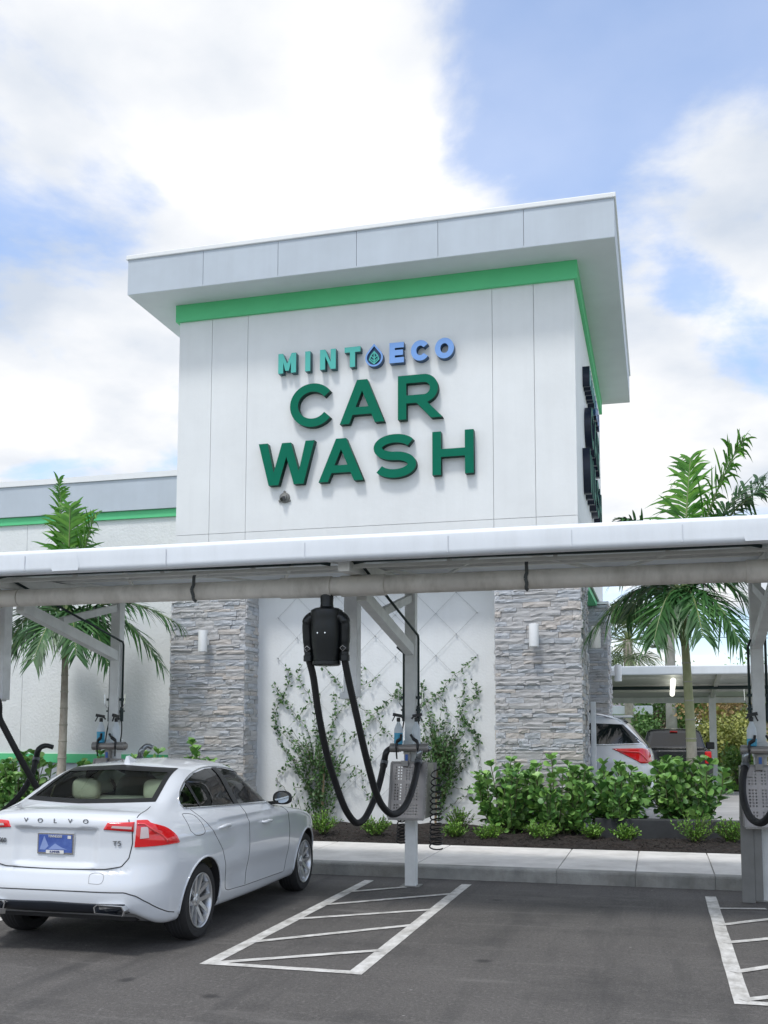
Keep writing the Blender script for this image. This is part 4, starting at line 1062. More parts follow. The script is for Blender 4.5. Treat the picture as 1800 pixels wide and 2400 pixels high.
def wheel_parts(car, c, out_, R=.325, w_=.225, rim=.232, spokes=5, twin=True):
    """out_ = +1 when the outer face looks to +x"""
    e = empty('wheel', (0,0,0)); e.parent = car; e.location = c
    e2 = e
    prof = [(rim-.01, -w_/2+.01), (rim+.02, -w_/2), (R-.025, -w_/2+.005), (R-.006, -w_/2+.03), (R, -w_/2+.06), (R, w_/2-.06), (R-.006, w_/2-.03), (R-.025, w_/2-.005), (rim+.02, w_/2), (rim-.006, w_/2-.012)]
    mb = MB(); mb.lathe(prof, (0,0,0), 'x', 48); 
    t_ = local('tyre', mb.mesh('tyre', TYRE, True, 40), e)
    mb = MB()
    for gx in (-.05, -.017, .017, .05): mb.lathe([(R+.0005, gx-.004), (R+.0015, gx), (R+.0005, gx+.004)], (0,0,0), 'x', 48)
    local('tread_groove', mb.mesh('tread_groove', SEAM), t_)
    xo = out_*(w_/2)
    mb = MB(); mb.lathe([(rim, xo-out_*.004), (rim-.006, xo), (rim-.014, xo-out_*.004), (rim-.024, xo-out_*.03), (rim-.03, xo-out_*.14)], (0,0,0), 'x', 48)
    r_ = local('rim', mb.mesh('rim', RIM, True, 40), e)
    mb = MB(); mb.lathe([(0, xo-out_*.10), (rim*.62, xo-out_*.10), (rim*.62, xo-out_*.115), (0, xo-out_*.13)], (0,0,0), 'x', 32); mb.lathe([(rim-.03, xo-out_*.13), (0, xo-out_*.14)], (0,0,0), 'x', 32, 0)
    local('brake_disc', mb.mesh('brake_disc', RIMD), e)
    for k in range(spokes):
        a = 2*math.pi*k/spokes+.35
        mb = MB()
        for s in ((-1, 1) if twin else (0,)):
            def P_(r, lat, x): 
                return Vector((x, r*math.cos(a)-lat*math.sin(a), r*math.sin(a)+lat*math.cos(a)))
            l0, l1 = s*.028, s*.062; w0, w1 = .020, .017
            xa, xb = xo-out_*.045, xo-out_*.012
            vs = [P_(.04, l0-w0, xa), P_(.04, l0+w0, xa), P_(rim-.012, l1+w1, xb), P_(rim-.012, l1-w1, xb),
                  P_(.04, l0-w0*1.2, xa-out_*.03), P_(.04, l0+w0*1.2, xa-out_*.03), P_(rim-.012, l1+w1*1.3, xb-out_*.03), P_(rim-.012, l1-w1*1.3, xb-out_*.03)]
            fs = [(0,1,2,3),(4,7,6,5),(0,4,5,1),(1,5,6,2),(2,6,7,3),(3,7,4,0)]
            mb.add(vs, fs)
        local('spoke', mb.mesh('spoke', RIM), r_)
    mb = MB(); mb.lathe([(.062, xo-out_*.07), (.062, xo-out_*.045), (.05, xo-out_*.035), (.034, xo-out_*.033), (.032, xo-out_*.026), (0, xo-out_*.024)], (0,0,0), 'x', 24); local('hub_cap', mb.mesh('hub_cap', RIM, True, 40), r_)
    return e

# ---- white sedan -------------------------------------------------
WB = 2.72
s_w = pch([.10, .20, .30, .42, .56, .70, .82, .90, .97, 1.03, 1.10, 1.3], [.80, .865, .895, .913, .922, .924, .918, .908, .880, .835, .76, .55])
s_rear = pch([0, .20, .30, .40, .48, .55, .62, .70, .85, .98, 1.04, 1.10, 1.16, 1.5], [-.70, -.78, -.86, -.905, -.92, -.915, -.89, -.862, -.848, -.850, -.868, -.872, -.84, -.7])
s_front = pch([0, .2, .35, .5, .65, .78, .9, 1.5], [3.41, 3.51, 3.56, 3.58, 3.56, 3.50, 3.36, 2.56])
s_top = pch([-1.2, -.87, -.6, -.4, .3, 1.2, 2.0, 2.25, 2.7, 3.1, 3.35, 3.5, 3.7], [1.09, 1.11, 1.128, 1.14, 1.12, 1.06, 1.02, 1.0, .94, .87, .80, .72, .6])
s_roof = pch([-1, -.4, 0, .35, .8, 1.1, 1.5, 1.9, 2.4], [1.25, 1.36, 1.43, 1.478, 1.502, 1.503, 1.475, 1.40, 1.28])
def sedan_f(X, Y, Z):
    ax_ = np.abs(X)
    taper = -.12*np.clip((.15-Y)/1.05, 0, 1)**2.2-.14*np.clip((Y-2.4)/1.1, 0, 1)**2
    flare = .016*np.exp(-((Y-0)/.42)**2-((Z-.62)/.22)**2)+.016*np.exp(-((Y-WB)/.42)**2-((Z-.60)/.22)**2)
    crease = -.014*np.exp(-((Z-.44)/.10)**2)*sstep(.35, .7, Y)*sstep(2.35, 2.0, Y)+.006*np.exp(-((Z-.90)/.03)**2)
    side = (ax_-(s_w(Z)+taper+flare+crease))*.96
    rear = s_rear(Z)+.27*(ax_/.9)**3.2-Y
    rec = .028*sstep(.40, .31, ax_-.0*Z)*sstep(.68, .73, Z)*sstep(.995, .975, Z)      # plate recess
    rear = rear+rec
    rear = rear+.012*np.exp(-((Z-.665)/.014)**2)*sstep(.66, .60, ax_)
    front = Y-(s_front(Z)-.40*(ax_/.9)**3)
    top = (Z-(s_top(Y)+.008-.040*(ax_/.75)**2))*.98
    bot = (.21-.02*np.exp(-((Y-1.3)/1.0)**2)+.115*sstep(-.40, -.78, Y)*sstep(.86, .62, ax_))-Z
    low = smax(side, top, .075); low = smax(low, rear, .16); low = smax(low, front, .2); low = smax(low, bot, .06)
    # greenhouse
    gs = (ax_-(.845-.47*(Z-1.0)-.10*np.clip((.5-Y)/1.0, 0, 1)**1.5-.05*np.clip((Y-1.3)/.9, 0, 1)**2))*.90
    rf = Z-(s_roof(Y)-.055*(ax_/.6)**2)
    rg = ((-.50+.12*(ax_/.6)**2+(Z-1.145)*2.15)-Y)*.42
    ws = (Y-(2.15-.22*(ax_/.7)**2-(Z-1.0)*1.75))*.50
    gh = smax(gs, rf, .12); gh = smax(gh, rg, .05); gh = smax(gh, ws, .05); gh = np.maximum(np.maximum(gh, 1.0-Z), -.64-Y)
    return smin(low, gh, .075)
def build_sedan():
    B = Body(sedan_f, (-1.02, -1.0, .14), (1.02, 3.7, 1.56), .0215)
    car = empty('sedan', (0,0,0), label='white four door sedan parked nose to the kerb beside the hatched bay', cat='car')
    S = lambda q: Vector((1.3, q[0], q[1])); SL = lambda q: Vector((-1.3, q[0], q[1])); Rr = lambda q: Vector((q[0], -1.6, q[1])); Fr = lambda q: Vector((q[0], 4.5, q[1]))
    DX, DXL, DYv, DYf = (-1,0,0), (1,0,0), (0,1,0), (0,-1,0)
    # side glass outlines (y, z)
    dlo = [(-.10, 1.105), (-.115, 1.17), (-.03, 1.245), (.13, 1.325), (.36, 1.39), (.66, 1.425), (1.0, 1.418), (1.30, 1.37), (1.62, 1.26), (1.93, 1.115), (2.04, 1.045), (2.0, 1.03), (1.0, 1.065)]
    glassrects = {'quarter': [(-.09, 1.112), (-.105, 1.168), (-.02, 1.24), (.115, 1.305), (.19, 1.10)],
                  'rear_door': [(.215, 1.10), (.145, 1.325), (.36, 1.383), (.66, 1.415), (.80, 1.414), (.90, 1.075)],
                  'front_door': [(.99, 1.072), (.90, 1.414), (1.0, 1.410), (1.30, 1.362), (1.62, 1.25), (1.90, 1.115), (1.99, 1.045)]}
    cav = lambda X, Y, Z: np.maximum(np.maximum(np.maximum(np.maximum(sedan_f(X, Y, Z)+.045, .55-Z), -.35-Y), Y-1.98), -9)
    cP, cF = surface_nets(cav, (-.95, -.55, .45), (.95, 2.1, 1.5), .045)
    cutters = [(cP, cF.tolist(), 2)]
    for c in ((0, .325), (WB, .325)):
        for s in (-1, 1): cutters.append((*cyl_cut(c, .365, s*.62, s*1.2), 1))
    for q in glassrects.values():
        cutters.append((*prism_cut(q, S, DX, .95), 1)); cutters.append((*prism_cut(q, SL, DXL, .95), 1))
    rgo = [(-.55, 1.19), (-.58, 1.22), (-.50, 1.40), (-.45, 1.425), (0, 1.44), (.45, 1.425), (.50, 1.40), (.58, 1.22), (.55, 1.19), (0, 1.18)]
    cutters.append((*prism_cut(rgo, Rr, DYv, 1.95), 1))
    wso = [(-.62, 1.06), (-.50, 1.40), (0, 1.42), (.50, 1.40), (.62, 1.06), (0, 1.06)]
    cutters.append((*prism_cut(wso, Fr, DYf, 3.0), 1))
    me = B.cut('body', cutters, [CARW, DARK, CREAM]); local('body', me, car)
    for s, to, d in ((1, S, DX), (-1, SL, DXL)):
        for nm, q in glassrects.items():
            if nm == 'quarter': bo, tp_ = [q[0], q[4]], [q[1], q[2], q[3]]
            elif nm == 'rear_door': bo, tp_ = [q[0], q[5]], [q[1], q[2], q[3], q[4]]
            else: bo, tp_ = [q[0], q[6]], [q[1], q[2], q[3], q[4], q[5], (1.985, 1.05)]
            if nm == 'front_door': mb = patch(B, bo, tp_, to, d, -.004, 20, 8)
            else: mb = patch(B, bo, tp_, to, d, -.004, 12, 8)
            local('side_window', mb.mesh('side_window', SGLASS, True), car)
            # black frame between panes
        for a, b in (((.19, 1.10), (.115, 1.31)), ((.215, 1.10), (.145, 1.33)), ((.90, 1.075), (.80, 1.42)), ((.99, 1.072), (.90, 1.42))):
            pass
        for lo_, hi_ in ((((.19, 1.098), (.215, 1.098)), ((.112, 1.31), (.148, 1.328))), (((.895, 1.072), (.995, 1.068)), ((.795, 1.418), (.905, 1.416)))):
            mb = patch(B, list(lo_), list(hi_), to, d, .003, 3, 10); local('window_pillar', mb.mesh('window_pillar', BLACKP, True), car)
        mb = seam(B, rounded(dlo, 4), to, d, .007, .003, 110, True); local('window_trim', mb.mesh('window_trim', CHROME, True), car)
        # door seams
        for poly in ([(1.0, 1.06), (1.03, .9), (1.02, .65), (.985, .42), (.98, .32)], [(-.01, 1.09), (.10, .98), (.22, .86), (.36, .72), (.44, .58), (.47, .42), (.50, .345), (.58, .325), (.98, .31), (1.60, .305), (2.02, .30)], [(2.06, 1.03), (2.12, .95), (2.14, .75), (2.12, .5), (2.05, .30)]):
            mb = seam(B, poly, to, d, .0035, -.0005, 70); local('door_seam', mb.mesh('door_seam', SEAM), car)
        # handles
        for hy, hz in ((.42, .905), (1.46, .872)):
            h_ = B.project(to((hy, hz)), d); n_ = B.nrm(h_)
            mb = MB(); mb.tube(catmull([h_+Vector((0, -.10, .0))-n_*.01, h_+Vector((0, -.085, 0))+n_*.028, h_+Vector((0, 0, .004))+n_*.036, h_+Vector((0, .085, 0))+n_*.028, h_+Vector((0, .105, 0))-n_*.01], 5), [.012]*5+[.016]*11+[.012]*5, 10); ho = local('door_handle', mb.mesh('door_handle', CARW, True), car)
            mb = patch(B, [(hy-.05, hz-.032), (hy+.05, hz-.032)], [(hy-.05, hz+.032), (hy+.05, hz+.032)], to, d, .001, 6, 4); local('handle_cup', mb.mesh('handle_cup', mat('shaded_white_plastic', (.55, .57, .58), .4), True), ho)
        # mirror
        mo = Vector((s*.925, 1.90, 1.075))
        bm = bmesh.new(); bmesh.ops.create_uvsphere(bm, u_segments=20, v_segments=12, radius=1)
        for v_ in bm.verts:
            x, y, z = v_.co; yy = y*.075 if y > 0 else y*.02
            v_.co = Vector((x*.105*(1-.1*z)+0, yy, math.copysign(abs(z)**.7, z)*.072))
        mm = bpy.data.meshes.new('mirror'); bm.to_mesh(mm); bm.free(); mm.materials.append(BLACKP); mm.polygons.foreach_set('use_smooth', [True]*len(mm.polygons))
        mi_ = local('mirror', mm, car, mo)
        mb = MB(); mb.lathe([(0, -.021), (.8, -.021), (.82, -.018)], (0,0,0), 'y', 20); mb.v = [(x*.10, y, z*.068) for x, y, z in mb.v]; local('mirror_glass', mb.mesh('mirror_glass', mat('mirror_silver', (.55, .58, .58), .03, metal=1)), mi_)
        mb = MB(); mb.bar((-s*.03, .0, -.05), (-s*.15, .03, -.06), .06, .035); local('mirror_arm', mb.mesh('mirror_arm', BLACKP), mi_)
        # arch lips
        for cy in (0, WB):
            pts = []
            for i in range(41):
                a = rad(-8+196*i/40); q = (cy+.372*math.cos(a), .325+.372*math.sin(a))
                h_ = B.project(to(q), d); pts.append(h_+B.nrm(h_)*.001)
            mb = MB(); mb.tube(pts, .010, 8); local('arch_lip', mb.mesh('arch_lip', CARW, True), car)
        # sill strip
    # rear glass with black border, heater tint
    bo = [(-.56, 1.186), (0, 1.176), (.56, 1.186)]; tp_ = [(-.49, 1.42), (0, 1.438), (.49, 1.42)]
    mb = patch(B, bo, tp_, Rr, DYv, -.003, 24, 10); local('rear_window', mb.mesh('rear_window', RGLASS, True), car)
    fr_o = rounded([(-.53, 1.170), (-.565, 1.20), (-.47, 1.43), (0, 1.462), (.47, 1.43), (.565, 1.20), (.53, 1.170), (0, 1.158)], 1)
    def band(lo_, hi_): 
        mb = patch(B, lo_, hi_, Rr, DYv, .0025, 24, 3); return mb.mesh('window_border', BLACKP, True)
    local('window_border', band([(-.61, 1.172), (0, 1.160), (.61, 1.172)], [(-.565, 1.20), (0, 1.190), (.565, 1.20)]), car)
    local('window_border', band([(-.50, 1.397), (0, 1.418), (.50, 1.397)], [(-.515, 1.43), (0, 1.458), (.515, 1.43)]), car)
    for s in (-1, 1): local('window_border', patch(B, [(s*.558, 1.192), (s*.61, 1.172)], [(s*.485, 1.405), (s*.52, 1.425)], Rr, DYv, .0028, 5, 20).mesh('window_border', BLACKP, True), car)
    bo = [(-.63, 1.05), (0, 1.05), (.63, 1.05)]; tp_ = [(-.50, 1.405), (0, 1.43), (.50, 1.405)]
    local('windscreen', patch(B, bo, tp_, Fr, DYf, -.003, 24, 10).mesh('windscreen', RGLASS, True), car)
    # boot lid seams (rear view x,z) and top seams
    lid = [(-.60, 1.06), (-.635, .98), (-.64, .88), (-.62, .76), (-.57, .695), (-.45, .675), (0, .668), (.45, .675), (.57, .695), (.62, .76), (.64, .88), (.635, .98), (.60, 1.06)]
    local('boot_seam', seam(B, lid, Rr, DYv, .005, -.001, 120).mesh('boot_seam', SEAM), car)
    for s in (-1, 1):
        T_ = lambda q: Vector((q[0], q[1], 2.0))
        local('boot_seam', seam(B, [(s*.648, -.71), (s*.645, -.66), (s*.63, -.52), (s*.615, -.42)], T_, (0,0,-1), .004, -.001, 30).mesh('boot_seam', SEAM), car)
    local('bumper_seam', seam(B, [(-.62, .50), (-.3, .508), (0, .51), (.3, .508), (.62, .50), (.70, .47), (.77, .41), (.83, .34), (.86, .30)], Rr, DYv, .005, -.001, 90).mesh('bumper_seam', SEAM), car)
    # lamps: wrap from rear round to the side (rear view for inner part, oblique for outer)
    for s in (-1, 1):
        O = Vector((s*1.2, -1.5, 0)); dd = Vector((-s*.62, .78, 0)).normalized(); ex = Vector((s*.78, .62, 0))
        ob = lambda q: O+ex*q[0]+Vector((0,0,q[1]))
        # find oblique coords of rear-view points
        def to_ob(x, z):
            h_ = B.project(Vector((s*x, -1.6, z)), DYv); return ((h_-O).dot(ex), h_.z)
        def to_ob_side(y, z):
            h_ = B.project(Vector((s*1.4, y, z)), (-s, 0, 0)); return ((h_-O).dot(ex), h_.z)
        main_b = [to_ob(.655, .845), to_ob(.72, .846), to_ob_side(-.60, .85), to_ob_side(-.43, .856)]
        main_t = [to_ob(.655, 1.052), to_ob(.72, 1.048), to_ob_side(-.66, 1.028), to_ob_side(-.54, .985), to_ob_side(-.46, .92), to_ob_side(-.425, .862)]
        main_t = [(p_.x, p_.y) for p_ in catmull([Vector((a_, b_, 0)) for a_, b_ in main_t], 6)]
        L_ = local('tail_light', patch(B, main_b, main_t, ob, dd, .010, 30, 12, .02).mesh('tail_light', REDL, True, 50), car)
        inn = patch(B, [(s*.42, .985), (s*.645, .965)], [(s*.45, 1.036), (s*.645, 1.040)], Rr, DYv, .008, 12, 6, .015)
        local('lid_light', inn.mesh('lid_light', REDL, True), L_)
        local('reverse_lens', patch(B, [to_ob(.69, .91), to_ob(.745, .915)], [to_ob(.69, 1.0), to_ob(.735, 1.0)], ob, dd, .0125, 6, 6).mesh('reverse_lens', WHTL, True), L_)
        local('reverse_lens', patch(B, [(s*.48, .998), (s*.63, .986)], [(s*.49, 1.014), (s*.63, 1.006)], Rr, DYv, .0145, 8, 3).mesh('reverse_lens', WHTL, True), L_)
        PINK = mat('bright_red_lens', (.85, .09, .09), .1, coat=1)
        pl = [to_ob(.665, 1.025), to_ob(.71, 1.022), to_ob_side(-.68, .995), to_ob_side(-.60, .93), to_ob_side(-.56, .88)]
        local('light_strip', seam(B, pl, ob, dd, .009, .009, 30).mesh('light_strip', PINK, True), L_)
        # exhaust
        mb = MB(); o_ = [(-.125, -.03), (.125, -.045), (.135, .0), (.11, .04), (-.11, .045), (-.135, .02)]
        xs_ = s*.53
        vs = []
        for sc_, yy in ((1, -.885), (1.0, -.91), (.92, -.91), (.88, -.80)): vs += [(xs_+s*a*sc_, yy+.04*abs(0), .372+b*.85*sc_) for a, b in o_]
        mb.add(vs, [(k*6+i, k*6+(i+1) % 6, (k+1)*6+(i+1) % 6, (k+1)*6+i) for k in range(3) for i in range(6)]); 
        ex_ = local('exhaust_tip', mb.mesh('exhaust_tip', CHROME), car)
        mb = MB(); mb.add([(xs_+s*a*.82, -.82, .372+b*.70) for a, b in o_], [tuple(range(6))]); local('exhaust_bore', mb.mesh('exhaust_bore', DARK), ex_)
        # fuel door on right only
    mb = seam(B, rounded([(-.22, .93), (-.20, 1.05), (-.14, 1.065), (-.02, 1.04), (.03, .93), (-.02, .885), (-.16, .89)], 4), S, DX, .003, -.0005, 60, True); local('fuel_door', mb.mesh('fuel_door', SEAM), car)
    # diffuser
    local('valance', patch(B, [(-.64, .338), (0, .333), (.64, .338)], [(-.62, .41), (0, .425), (.62, .41)], Rr, DYv, .004, 24, 5, .02).mesh('valance', mat('dark_valance', (.012, .016, .024), .45), True), car)
    mb = seam(B, rounded([(.34, .57), (.44, .57), (.44, .64), (.34, .64)], 3), Rr, DYv, .0025, 0, 30, True); local('tow_cover', mb.mesh('tow_cover', mat('faint_gap', (.35, .36, .37), .5)), car)
    # plate
    pl = empty('licence_plate', (0,0,0)); pl.parent = car; pl.location = (.0, -.845, .865)
    ry = (-B.project(Vector((0, -1.6, .865)), DYv).y)
    pl.location = (.0, -ry-.012, .865)
    mb = MB(); mb.bbox((-.165, -.006, -.085), (.165, .012, .085), .004); local('plate_frame', mb.mesh('plate_frame', CHROME), pl)
    mb = MB(); mb.box((-.150, -.0105, -.070), (.150, -.0065, .070)); local('plate_face', mb.mesh('plate_face', mat('blue_plate', (.035, .07, .30), .35, c2=(.10, .17, .45), vscale=9)), pl)
    mb = MB(); mb.box((-.08, -.0130, -.079), (.08, -.0108, -.052)); mb.box((.112, -.013, .04), (.142, -.0108, .064)); local('plate_sticker', mb.mesh('plate_sticker', mat('plate_white', (.7, .7, .68), .4)), pl)
    mb = MB(); mb.add([(-.14,-.0112,-.05),(-.10,-.0112,.06),(-.06,-.0112,-.02),(-.09,-.0112,-.05)], [(0,1,2,3)][::1]); mb.add([(-.06,-.0114,-.045),(.0,-.0114,.0),(.06,-.0114,-.03),(.11,-.0114,-.045)], [(0,3,2,1)]); local('plate_art', mb.mesh('plate_art', mat('plate_art_blue', (.25, .33, .60), .4)), pl)
    RX = Matrix.Rotation(rad(90), 4, 'X')
    def letters(s_, size, loc, m_, parent, depth=.004, sp=1.0, sx=1.0):
        me = txt_mesh('lettering', s_, size, depth, m_, 'CENTER', sp); me.transform(Matrix.Diagonal((sx, 1, 1, 1))); me.transform(RX); return local('lettering', me, parent, loc)
    letters('TENNESSEE', .025, (0, -.0135, .056), MATS['plate_white'], pl)
    letters('SUMNER', .024, (0, -.0142, -.0655), mat('plate_blue_ink', (.03, .05, .2), .5), pl)
    BADGE = mat('dark_chrome_badge', (.30, .31, .33), .2, metal=.9)
    for i, ch in enumerate('VOLVO'):
        x = -.27+.135*i; h_ = B.project(Vector((x, -1.6, 1.045)), DYv)
        letters(ch, .05, (x, h_.y-.004, 1.045), BADGE, car, .006, 1, 1.25)
    for s_, x in (('S60', -.505), ('T5', .53)):
        h_ = B.project(Vector((x, -1.6, .875)), DYv); o = letters(s_, .055, (x, h_.y-.008, .875), BADGE, car, .006, 1, 1.15); n_ = B.nrm(h_); o.rotation_euler = (0, 0, math.atan2(n_.x, -n_.y))
    # antenna fin
    mb = MB(); mb.add([(-.03, .30, 1.47), (.03, .30, 1.47), (0, .50, 1.49), (-.012, .30, 1.535), (.012, .30, 1.535), (0, .34, 1.54), (0, .46, 1.50)], [(0,1,4,3),(1,2,6,5,4),(2,0,3,5,6),(3,4,5),(0,2,1)]); local('antenna_fin', mb.mesh('antenna_fin', CARW), car)
    # seats
    def blob(nm, c, r, m_, p_=.6):
        bm = bmesh.new(); bmesh.ops.create_uvsphere(bm, u_segments=18, v_segments=12, radius=1)
        for v_ in bm.verts: v_.co = Vector([c[i]+math.copysign(abs(v_.co[i])**p_, v_.co[i])*r[i] for i in range(3)])
        m2 = bpy.data.meshes.new(nm); bm.to_mesh(m2); bm.free(); m2.materials.append(m_); m2.polygons.foreach_set('use_smooth', [True]*len(m2.polygons)); return local(nm, m2, car)
    for x in (-.36, .36): blob('headrest', (x, .22, 1.235), (.14, .055, .10), CREAM)
    blob('rear_seat', (0, .30, .90), (.66, .10, .28), CREAM)
    for x in (-.37, .37):
        blob('front_seat', (x, 1.22, 1.02), (.24, .09, .32), mat('grey_leather', (.26, .24, .21), .6)); blob('headrest', (x, 1.20, 1.36), (.13, .05, .085), MATS['grey_leather'])
    mb = MB(); mb.box((-.60, -.42, 1.09), (.60, .12, 1.105)); local('parcel_shelf', mb.mesh('parcel_shelf', mat('shelf_cream', (.34, .31, .26), .8)), car)
    mb = MB(); mb.bbox((.05, -.40, 1.175), (.30, -.30, 1.20), .008); 
    local('shelf_paper', MB().bbox((.10, -.36, 1.107), (.34, -.26, 1.15), .01).mesh('shelf_paper', mat('paper_white', (.8, .78, .7), .8)), car)
    # under floor
    local('underbody', MB().box((-.60, -.60, .24), (.60, 3.3, .30)).mesh('underbody', DARK), car)
    for cy in (0, WB):
        for s in (-1, 1): wheel_parts(car, (s*.785, cy, .325), s)
    return car
sedan = build_sedan()
sedan.location = (-4.72, 8.22, 0.002); sedan.rotation_euler = (0, 0, rad(0.5))
# ------------------------------------------------------------------ SUV entering the tunnel, pickup behind
u_w = pch([.1, .3, .5, .75, .95, 1.12, 1.22, 1.5, 1.75, 1.9, 2.1], [.90, .955, .985, .995, .99, .965, .93, .84, .75, .69, .6])
u_rear = pch([.1, .35, .55, .68, .8, 1.0, 1.2, 1.35, 1.6, 1.8, 1.92, 2.1], [-.88, -.98, -1.05, -1.05, -.99, -.985, -.96, -.90, -.68, -.50, -.42, -.3])
u_top = pch([-1.2, -.6, -.2, .5, 1.2, 1.6, 2.0, 2.5, 2.7, 3.2, 3.7, 4.0], [1.83, 1.87, 1.90, 1.925, 1.90, 1.83, 1.60, 1.27, 1.2, 1.15, 1.02, .9])
def suv_f(X, Y, Z):
    a = np.abs(X); tp = -.10*np.clip((.2-Y)/1.2, 0, 1)**2-.12*np.clip((Y-2.6)/1.2, 0, 1)**2
    side = (a-(u_w(Z)+tp))*.93; rear = u_rear(Z)+.22*(a/1.0)**3-Y; front = Y-(3.85-.35*(a/.95)**3); top = (Z-(u_top(Y)-.06*(a/.8)**2))*.85
    f = smax(side, top, .12); f = smax(f, rear, .12); f = smax(f, front, .2); return smax(f, .28-Z, .05)
def build_suv():
    B = Body(suv_f, (-1.1, -1.15, .2), (1.1, 3.95, 2.0), .032)
    e = empty('suv', (0,0,0), label='white sport utility vehicle driving into the wash tunnel', cat='car')
    cut = [(*cyl_cut((c, .36), .43, s*.66, s*1.3), 1) for c in (0, 2.95) for s in (-1, 1)]
    local('body', B.cut('body', cut, [CARW, DARK]), e)
    GL = mat('dark_privacy_glass', (.010, .013, .016), .03, spec=.7)
    for s in (-1, 1):
        to = lambda q: Vector((s*1.5, q[0], q[1])); d = (-s, 0, 0)
        local('side_window', patch(B, [(-.78, 1.41), (.42, 1.37)], [(-.46, 1.72), (.42, 1.755)], to, d, .004, 20, 8).mesh('side_window', GL, True), e)
        local('side_window', patch(B, [(.50, 1.365), (1.35, 1.31)], [(.50, 1.757), (1.25, 1.74)], to, d, .004, 14, 8).mesh('side_window', GL, True), e)
        local('side_window', patch(B, [(1.43, 1.265), (2.3, 1.24)], [(1.33, 1.73), (1.85, 1.58)], to, d, .004, 14, 8).mesh('side_window', GL, True), e)
        local('window_trim', seam(B, [(-.84, 1.395), (.4, 1.355), (2.3, 1.25)], to, d, .010, .004, 40).mesh('window_trim', CHROME, True), e)
        O = Vector((s*1.5, -1.4, 0)); dd = Vector((-s*.75, .66, 0)); ex = Vector((s*.66, .75, 0)); ob = lambda q: O+ex*q[0]+Vector((0,0,q[1]))
        def tr(y, z):
            h_ = B.project(Vector((s*1.5, y, z)), d); return ((h_-O).dot(ex), h_.z)
        def trr(x, z):
            h_ = B.project(Vector((s*x, -1.6, z)), (0,1,0)); return ((h_-O).dot(ex), h_.z)
        L_ = local('tail_light', patch(B, [trr(.62, 1.10), trr(.80, 1.07), tr(-.75, 1.07)], [trr(.62, 1.29), trr(.8, 1.32), tr(-.28, 1.31)], ob, dd, .012, 16, 8, .02).mesh('tail_light', REDL, True), e)
        local('light_strip', seam(B, [tr(-.40, 1.27), tr(-.72, 1.25), trr(.82, 1.12)], ob, dd, .016, .012, 20).mesh('light_strip', mat('bright_red_lens', (.85, .09, .09), .1, coat=1), True), L_)
        local('fuel_flap' if s == -1 else 'side_seam', seam(B, rounded([(.02, 1.05), (.26, 1.05), (.26, 1.2), (.02, 1.2)], 3), to, d, .004, 0, 30, True).mesh('seam', mat('faint_gap', (.35, .36, .37), .5)), e)
        local('cladding', patch(B, [(-.86, .42), (-.46, .42)], [(-.86, .74), (-.46, .74)], to, d, .01, 8, 6, .01).mesh('cladding', mat('grey_cladding', (.35, .36, .37), .5)), e)
        mb = MB(); pts = [B.project(Vector((s*.66, y, 2.5)), (0,0,-1))+Vector((0,0,.05 if -.3 < y < 1.4 else 0)) for y in (-.42, -.3, 0, .5, 1, 1.4, 1.5)]; mb.tube(catmull(pts, 4), .018, 8); local('roof_rail', mb.mesh('roof_rail', CHROME, True), e)
        for c in (0, 2.95): wheel_parts(e, (s*.84, c, .365), s, .37, .24, .26)
    local('rear_window', patch(B, [(-.66, 1.32), (.66, 1.32)], [(-.56, 1.78), (.56, 1.78)], lambda q: Vector((q[0], -1.6, q[1])), (0,1,0), .004, 16, 8).mesh('rear_window', GL, True), e)
    mb = MB(); mb.bbox((-.62, -.62, 1.835), (.62, -.30, 1.875), .015); local('spoiler', mb.mesh('spoiler', CARW), e)
    mb = MB(); mb.add([(-.03, .1, 1.9), (.03, .1, 1.9), (0, .3, 1.9), (0, .1, 1.99)], [(0,1,3),(1,2,3),(2,0,3),(0,2,1)]); local('antenna_fin', mb.mesh('antenna_fin', BLACKP), e)
    local('rear_bumper', patch(B, [(-.8, .42), (.8, .42)], [(-.8, .66), (.8, .66)], lambda q: Vector((q[0], -1.6, q[1])), (0,1,0), .01, 16, 5, .02).mesh('rear_bumper', MATS['grey_cladding']), e)
    e.location = (-1.13, 19.8, .06); e.scale = (1.06,)*3; e.rotation_euler = (0, 0, rad(90)); return e
build_suv()
BLKP = mat('black_car_paint', (.018, .020, .022), .25, coat=1.0, var=.05)
def pick_f(X, Y, Z):
    a = np.abs(X)
    w_ = np.interp(Z, [.3, .6, .9, 1.2, 1.3], [.86, .91, .93, .90, .86])
    bed = smax(smax((a-w_), Z-1.26, .05), smax(-1.2+.05*(a/.9)**3-Y, Y-4.0+.3*(a/.9)**3, .1), .06)
    hood = Z-np.interp(Y, [1.0, 2.9, 3.1, 3.9], [1.3, 1.3, 1.2, 1.05]); bed = smax(bed, hood, .06)
    cav = np.maximum(np.maximum(a-.76, .75-Z), np.maximum(-1.12-Y, Y-.55)); bed = np.maximum(bed, -cav)
    cabw = .86-.30*(Z-1.15)
    cab = smax(smax(a-cabw, Z-(1.80-.05*(a/.7)**2), .08), smax(.62+.30*(Z-1.2)-Y, Y-(3.0-1.25*(Z-1.2)), .1), .06); cab = np.maximum(cab, 1.0-Z)
    return smin(smax(bed, .38-Z, .05), cab, .03)
